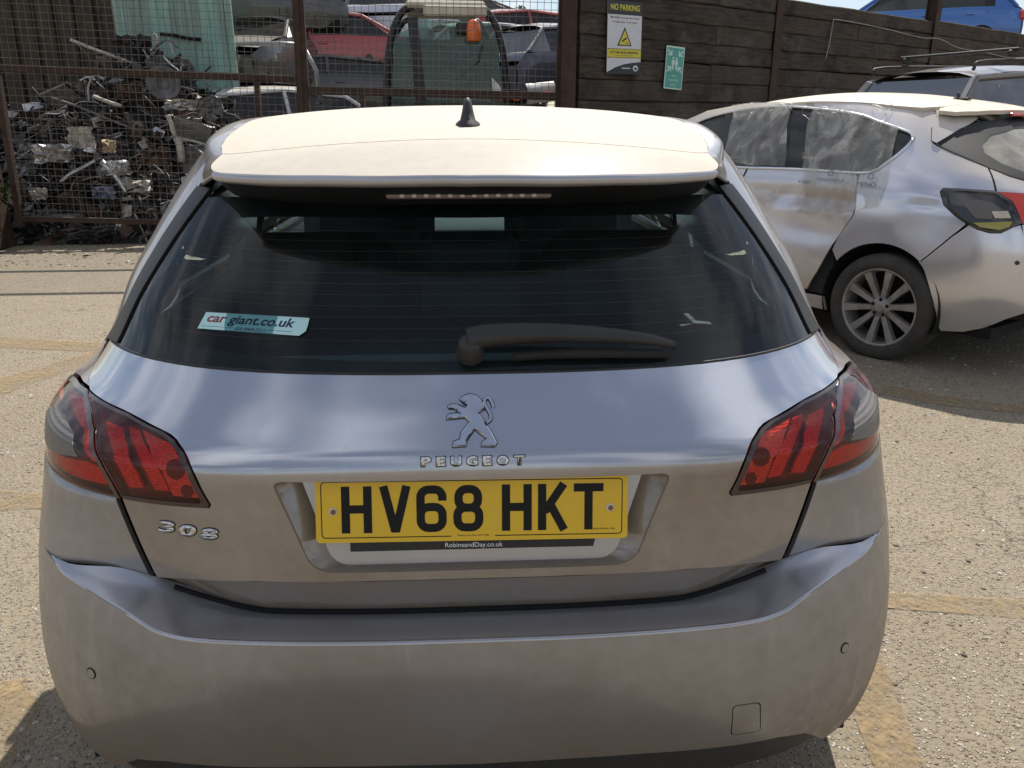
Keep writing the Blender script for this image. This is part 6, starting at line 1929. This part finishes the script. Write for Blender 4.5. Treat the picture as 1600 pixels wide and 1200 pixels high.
piece('suspension_arm', path_px([(276, 215), (282, 232), (284, 252)], 8.9), .045, m_scw, 'stubby tan end of a suspension arm in the heap')
piece('exhaust_pipe', path_px([(95, 285), (110, 272), (130, 262), (150, 250)], 8.8), .022, m_scs, 'thin shiny pipe curving beside the crumpled foil')
piece('steel_strip', path_px([(60, 340), (100, 338), (140, 335), (155, 330)], 8.65), .04, m_scg, 'flat grey strip lying just above the lower gate rail')
piece('steel_strip', path_px([(70, 368), (95, 362), (118, 357)], 8.55), .022, m_scg, 'short grey bar on the ground under the gate')
piece('steel_rod', path_px([(150, 395), (185, 375), (215, 358)], 8.55), .016, m_scd, 'black rod leaning at the foot of the heap by the silver car')
def crumple(px, py, y, w, h, mat, label, seed, name='crumpled_sheet'):
    r = random.Random(seed); c = aty(px, py, y); n, k = 9, 7; rw = []
    for j in range(k):
        rw.append([(c.x + w * (i / (n - 1) - .5) + r.uniform(-.15, .15) * w / n * 4, c.y - .06 + r.uniform(-.05, .05), c.z + h * (j / (k - 1) - .5) + r.uniform(-.15, .15) * h / k * 4) for i in range(n)])
    mb = MB().grid(rw, False)
    bk_ = [[(x, y_ + .02, z) for x, y_, z in q[::-1]] for q in rw]
    mb.grid(bk_, False)
    return tag(mb.build(name, mat), label, 'scrap metal')
crumple(85, 240, 8.75, .42, .20, m_scs, 'crumpled bright foil sheet at the side of the heap near the column', 3)
crumple(130, 215, 8.9, .30, .22, m_scw, 'crumpled pale sheet above the bright foil', 5)
crumple(185, 262, 8.8, .30, .16, m_scs, 'crumpled bright sheet beside the exhaust elbow', 8)
crumple(218, 290, 8.8, .28, .14, m_scw, 'crumpled pale panel to the side of the exhaust elbow', 9)
crumple(285, 164, 9.2, .40, .12, m_scs, 'shiny flattened panel under the upper gate rail', 12)
crumple(330, 165, 9.2, .30, .22, m_scg, 'grey folded panel under the turquoise sheet', 14)
crumple(65, 302, 8.6, .16, .13, m_scw, 'small torn cream carton low beside the column', 15)
crumple(172, 228, 8.8, .14, .14, plain('tan_card', (0.45, 0.33, 0.20), .8), 'small folded tan card in the middle of the heap', 18)
crumple(210, 75, 10.3, .45, .30, m_scd, 'black crushed part at the top of the heap', 21)
crumple(300, 285, 8.8, .2, .16, m_scw, 'small bright scrap close to the silver car roof', 25)
crumple(150, 373, 8.55, .30, .14, m_scd, 'black lump of scrap on the ground under the gate', 28)
# weeds by the column
m_leaf = None
def leaf_mat(name, a, b):
    m = Mat(name)
    n = m.noise(m.pos(), 2.5, 3).outputs['Fac']
    oi = m.n('ShaderNodeNewGeometry').outputs['Random Per Island']
    c = m.mix(oi, a, b)
    d = m.n('ShaderNodeBsdfDiffuse', {0: c}); t = m.n('ShaderNodeBsdfTranslucent', {0: c})
    return m.done(m.n('ShaderNodeMixShader', {0: .3, 1: d.outputs[0], 2: t.outputs[0]}))
m_leaf = leaf_mat('dark_weed_leaf', (0.020, 0.030, 0.012), (0.05, 0.06, 0.025))
def leaves(mb, c, rad3, n, size, rnd, shell=.45):
    for _ in range(n):
        while True:
            q = Vector((rnd.uniform(-1, 1), rnd.uniform(-1, 1), rnd.uniform(-1, 1)))
            if shell < q.length < 1: break
        p = Vector(c) + Vector((q.x * rad3[0], q.y * rad3[1], q.z * rad3[2]))
        e = Matrix.Rotation(rnd.uniform(0, 6.3), 3, 'Z') @ Matrix.Rotation(rnd.uniform(-1.3, 1.3), 3, 'X')
        s = size * rnd.uniform(.6, 1.4)
        mb.add([p + e @ Vector(v) for v in ((-s * .5, 0, 0), (0, -s, .0), (s * .5, 0, .1 * s), (0, s, 0))], [(0, 1, 2, 3)])
rw_ = random.Random(9)
wd = thing('weed_bush', 'dark scraggly weed growing at the foot of the gate column', 'weed', (-5.25, 7.85, 0))
mb = MB()
for k in range(14):
    leaves(mb, (rw_.uniform(-.35, .25), rw_.uniform(-.12, .12), rw_.uniform(.10, .75)), (.14, .10, .12), 60, .035, rw_, 0)
mb.build('foliage', m_leaf, wd)
mb = MB()
for k in range(9):
    mb.tube([(rw_.uniform(-.1, .1), 0, 0), (rw_.uniform(-.25, .2), rw_.uniform(-.1, .1), .4), (rw_.uniform(-.4, .3), rw_.uniform(-.1, .1), rw_.uniform(.6, .9))], [.008, .006, .003], 5)
mb.build('stem', m_scr, wd)
# trees beyond the yard
m_tl = leaf_mat('tree_leaf_green', (0.035, 0.060, 0.018), (0.09, 0.125, 0.045)); m_bark = plain('tree_bark', (0.07, 0.055, 0.042), .9, var=.3)
def tree(loc, h, w, seed, label):
    rnd = random.Random(seed)
    o = thing('broadleaf_tree', label, 'tree', loc, group='trees beyond the yard')
    mb = MB()
    mb.tube([(0, 0, 0), (.1, 0, h * .3), (0, .1, h * .6)], [h * .030, h * .022, h * .012], 8)
    for k in range(7):
        a = rnd.uniform(0, 6.3); z = h * rnd.uniform(.25, .55)
        mb.tube([(0, 0, z), (math.cos(a) * w * .3, math.sin(a) * w * .3, z + h * .12), (math.cos(a) * w * .42, math.sin(a) * w * .42, z + h * .25)], [h * .012, h * .008, h * .004], 6)
    mb.build('trunk', m_bark, o)
    mb = MB()
    for k in range(26):
        a = rnd.uniform(0, 6.3); rr = rnd.uniform(0, .42) * w; z = h * rnd.uniform(.35, .92)
        rr *= 1 - .55 * abs(z / h - .6)
        s = w * rnd.uniform(.10, .2)
        leaves(mb, (math.cos(a) * rr, math.sin(a) * rr, z), (s, s, s * .8), 110, .17, rnd, .35)
    mb.build('crown', m_tl, o)
for k, (px, py, y, w, lb) in enumerate(((545, 6, 42, 6.0, 'big green tree above the red shell'), (600, -8, 46, 6.5, 'tall green tree beside the pale silver car'), (470, 20, 50, 5.0, 'small green tree between the two gate posts'), (800, 8, 52, 5.0, 'rounded green tree behind the grey wreck'), (850, 12, 56, 5.5, 'low green tree next to the big fence post'),
                                       (1322, 17, 62, 3.2, 'small tree top showing over the sleeper wall'), (1362, 25, 64, 3.2, 'lower tree top over the sleeper wall near the blue car'))):
    p = aty(px, py, y)
    tree((p.x, p.y, 0), p.z / .97, w, 40 + k, lb)
# recognisable car parts in the heap
def hub_wheel(px, py, y, rx, rz, label, mat):
    o = thing('scrap_roadwheel', label, 'wheel', aty(px, py, y), rot=(rx, 0, rz))
    t = MB(); lathe(t, [(-.07, .19), (-.08, .17), (-.02, .15), (-.05, .09), (.0, .085), (.0, .0)], 20); t.build('disc', mat, o)
    t = MB(); lathe(t, [(-.08, .19), (-.085, .205), (-.05, .185), (.05, .185), (.085, .205), (.08, .19)], 20); t.build('rim', mat, o)
    return o
hub_wheel(120, 330, 8.72, .3, rad(70), 'rusty steel wheel half buried low in the heap behind the lower gate rail', m_scr)
hub_wheel(255, 130, 9.75, -.4, rad(110), 'grey steel wheel near the top of the heap before the turquoise panel', m_scg)
hub_wheel(310, 255, 8.95, .5, rad(60), 'dull steel wheel in the heap beside the silver car roof', m_scg)
def spring(px, py, y, rot, label):
    pts = [(.055 * math.cos(t * .55), .055 * math.sin(t * .55), t * .0052 - .16) for t in range(62)]
    o = MB().tube(pts, .008, 5).build('coil_spring', m_scr, loc=aty(px, py, y), rot=rot)
    return tag(o, label, 'spring')
spring(215, 205, 9.1, (1.1, .3, .4), 'rusty coil spring in the middle of the heap')
spring(105, 190, 9.2, (.4, .9, 0), 'rusty coil spring beside the pale crumpled sheet')
m_hose = plain('black_rubber_hose', (0.010, 0.010, 0.010), .45)
for k, (L_, y, lb) in enumerate((([(225, 150), (245, 175), (235, 205), (255, 225)], 9.2, 'black hose looping under the upper gate rail'), ([(100, 215), (118, 232), (140, 228), (158, 240)], 8.9, 'black hose lying over the bright foil'), ([(250, 255), (270, 275), (262, 300), (280, 320)], 8.75, 'black hose hanging down beside the exhaust elbow'),
                               ([(320, 190), (345, 200), (350, 220)], 9.2, 'black hose under the grey folded panel'), ([(75, 325), (100, 318), (128, 326), (150, 316)], 8.65, 'black cable trailing above the lower gate rail'), ([(190, 110), (215, 122), (240, 112)], 10.1, 'black cable across the heap top'))):
    tag(MB().tube(crom(path_px(L_, y), 5), .013, 6).build('rubber_hose', m_hose), lb, 'hose')
def radiator(px, py, y, rot, label):
    o = thing('radiator_core', label, 'radiator', aty(px, py, y), rot=rot)
    MB().box((0, 0, 0), (.44, .03, .26)).build('core', m_scg, o)
    for s in (-1, 1):
        MB().box((s * .235, 0, 0), (.04, .05, .28), bev=.01).build('tank', m_hose, o)
    for k in range(11):
        MB().box((0, -.017, -.12 + k * .024), (.43, .006, .006)).build('fin_row', m_scs, o)
radiator(300, 205, 9.1, (.5, .3, .2), 'tilted radiator core in the heap beside the tan suspension arm')
radiator(95, 150, 9.6, (.9, -.3, -.3), 'radiator core lying on the heap by the brown container')
p_sb = cpaint('scrap_blue_paint', (0.05, 0.10, 0.24), .3)
crumple(245, 245, 8.85, .34, .20, m_scr, 'crumpled rusty brown panel in the middle of the heap', 33)
crumple(165, 300, 8.75, .26, .14, p_sb, 'crumpled dark blue panel below the exhaust elbow', 35)
crumple(100, 365, 8.58, .24, .08, m_scr, 'rusty plate on the ground under the gate', 37)
crumple(205, 140, 9.6, .30, .18, m_scr, 'rusty sheet at the level of the upper gate rail', 39)
# ================================================================ ground: worn paint, loose stones
def gpt(px, py, z=0.0):
    p0 = aty(px, py, 0.0); c = Vector((0, -1.2, 1.43)); d = p0 - c
    t = (z - c.z) / d.z
    return c + d * t
def worn_paint():
    m = Mat('worn_ochre_line_paint')
    p = m.pos()
    n = m.noise(p, 3.5, 7, .7).outputs['Fac']; n2 = m.noise(p, 34, 5, .7).outputs['Fac']
    c = m.mix(n, (0.30, 0.205, 0.095), (0.36, 0.26, 0.14))
    d = m.pbr(base=c, rough=.85)
    t = m.n('ShaderNodeBsdfTransparent')
    f = m.math('MULTIPLY', m.ramp(n, [(.36, 0.15), (.60, .95)]), m.ramp(n2, [(.34, .1), (.60, 1)]))
    return m.done(m.n('ShaderNodeMixShader', {0: f, 1: t.outputs[0], 2: d.outputs[0]}))
m_line = worn_paint()
def marking(corners):
    poly = [gpt(*c) for c in corners]
    pts = [(p.x, p.y) for p in poly]
    uv, tri = cdt(dense(pts, .3))
    o = MB().add([(x, y, .004) for x, y in uv], tri).build('painted_line', m_line)
    return tag(o, kind='structure')
marking([(1375, 925), (1640, 940), (1660, 972), (1372, 950)])
marking([(1290, 1020), (1372, 1015), (1400, 1080), (1450, 1210), (1372, 1215), (1330, 1110)])
marking([(-20, 525), (190, 538), (190, 552), (-20, 543)])
marking([(-20, 596), (60, 575), (160, 545), (180, 556), (80, 590), (-20, 626)])
marking([(-20, 765), (70, 772), (70, 795), (-20, 800)])
marking([(-30, 1070), (40, 1060), (70, 1110), (10, 1210), (-30, 1210)])
marking([(1380, 600), (1470, 618), (1640, 640), (1640, 652), (1470, 634), (1372, 616)])
# loose stones
rg = random.Random(3)
def stones(name, n, region, smin, smax, mat, label):
    mb = MB()
    for _ in range(n):
        x0, x1, y0, y1 = region
        x, y = rg.uniform(x0, x1), y0 + (y1 - y0) * rg.random() ** 1.5
        s = rg.uniform(smin, smax) * (1 if rg.random() < .85 else 1.7)
        a = rg.uniform(0, 6.3); ca, sa = math.cos(a), math.sin(a)
        w, h, t = s * rg.uniform(.7, 1.2), s * rg.uniform(.5, .9), s * rg.uniform(.18, .42)
        base = [(w, 0), (w * .3, h), (-w * .8, h * .6), (-w * .9, -h * .4), (w * .2, -h)]
        v = [(x + bx * ca - by * sa, y + bx * sa + by * ca, -.002) for bx, by in base] + [(x + (bx * ca - by * sa) * .55 + rg.uniform(-.2, .2) * s, y + (bx * sa + by * ca) * .55 + rg.uniform(-.2, .2) * s, t * rg.uniform(.6, 1)) for bx, by in base]
        mb.add(v, [(i, (i + 1) % 5, 5 + (i + 1) % 5, 5 + i) for i in range(5)] + [(5, 6, 7, 8, 9)])
    return tag(mb.build(name, mat), label, None, kind='stuff')
def stone_mat(name, cols):
    m = Mat(name)
    oi = m.n('ShaderNodeNewGeometry').outputs['Random Per Island']
    return m.done(m.pbr(base=m.ramp(oi, [(i / (len(cols) - 1), c) for i, c in enumerate(cols)]), rough=.9))
m_st = stone_mat('mixed_stones', [(0.10, 0.08, 0.06), (0.24, 0.19, 0.14), (0.32, 0.27, 0.20), (0.38, 0.33, 0.26), (0.58, 0.55, 0.49)])
stones('gravel', 16000, (.8, 4.2, -.2, 4.5), .003, .0085, m_st, 'loose pale stones on the yard beside the silver car')
stones('gravel', 10000, (-4.5, -.8, -.2, 5.5), .003, .0085, m_st, 'loose pale stones on the other side of the silver car')
stones('gravel', 1500, (-6.5, 0, 7.0, 8.7), .006, .022, stone_mat('dark_debris', [(0.03, 0.025, 0.02), (0.12, 0.09, 0.06), (0.30, 0.25, 0.19), (0.5, 0.47, 0.42)]), 'dark crumbs and shards along the foot of the gate')
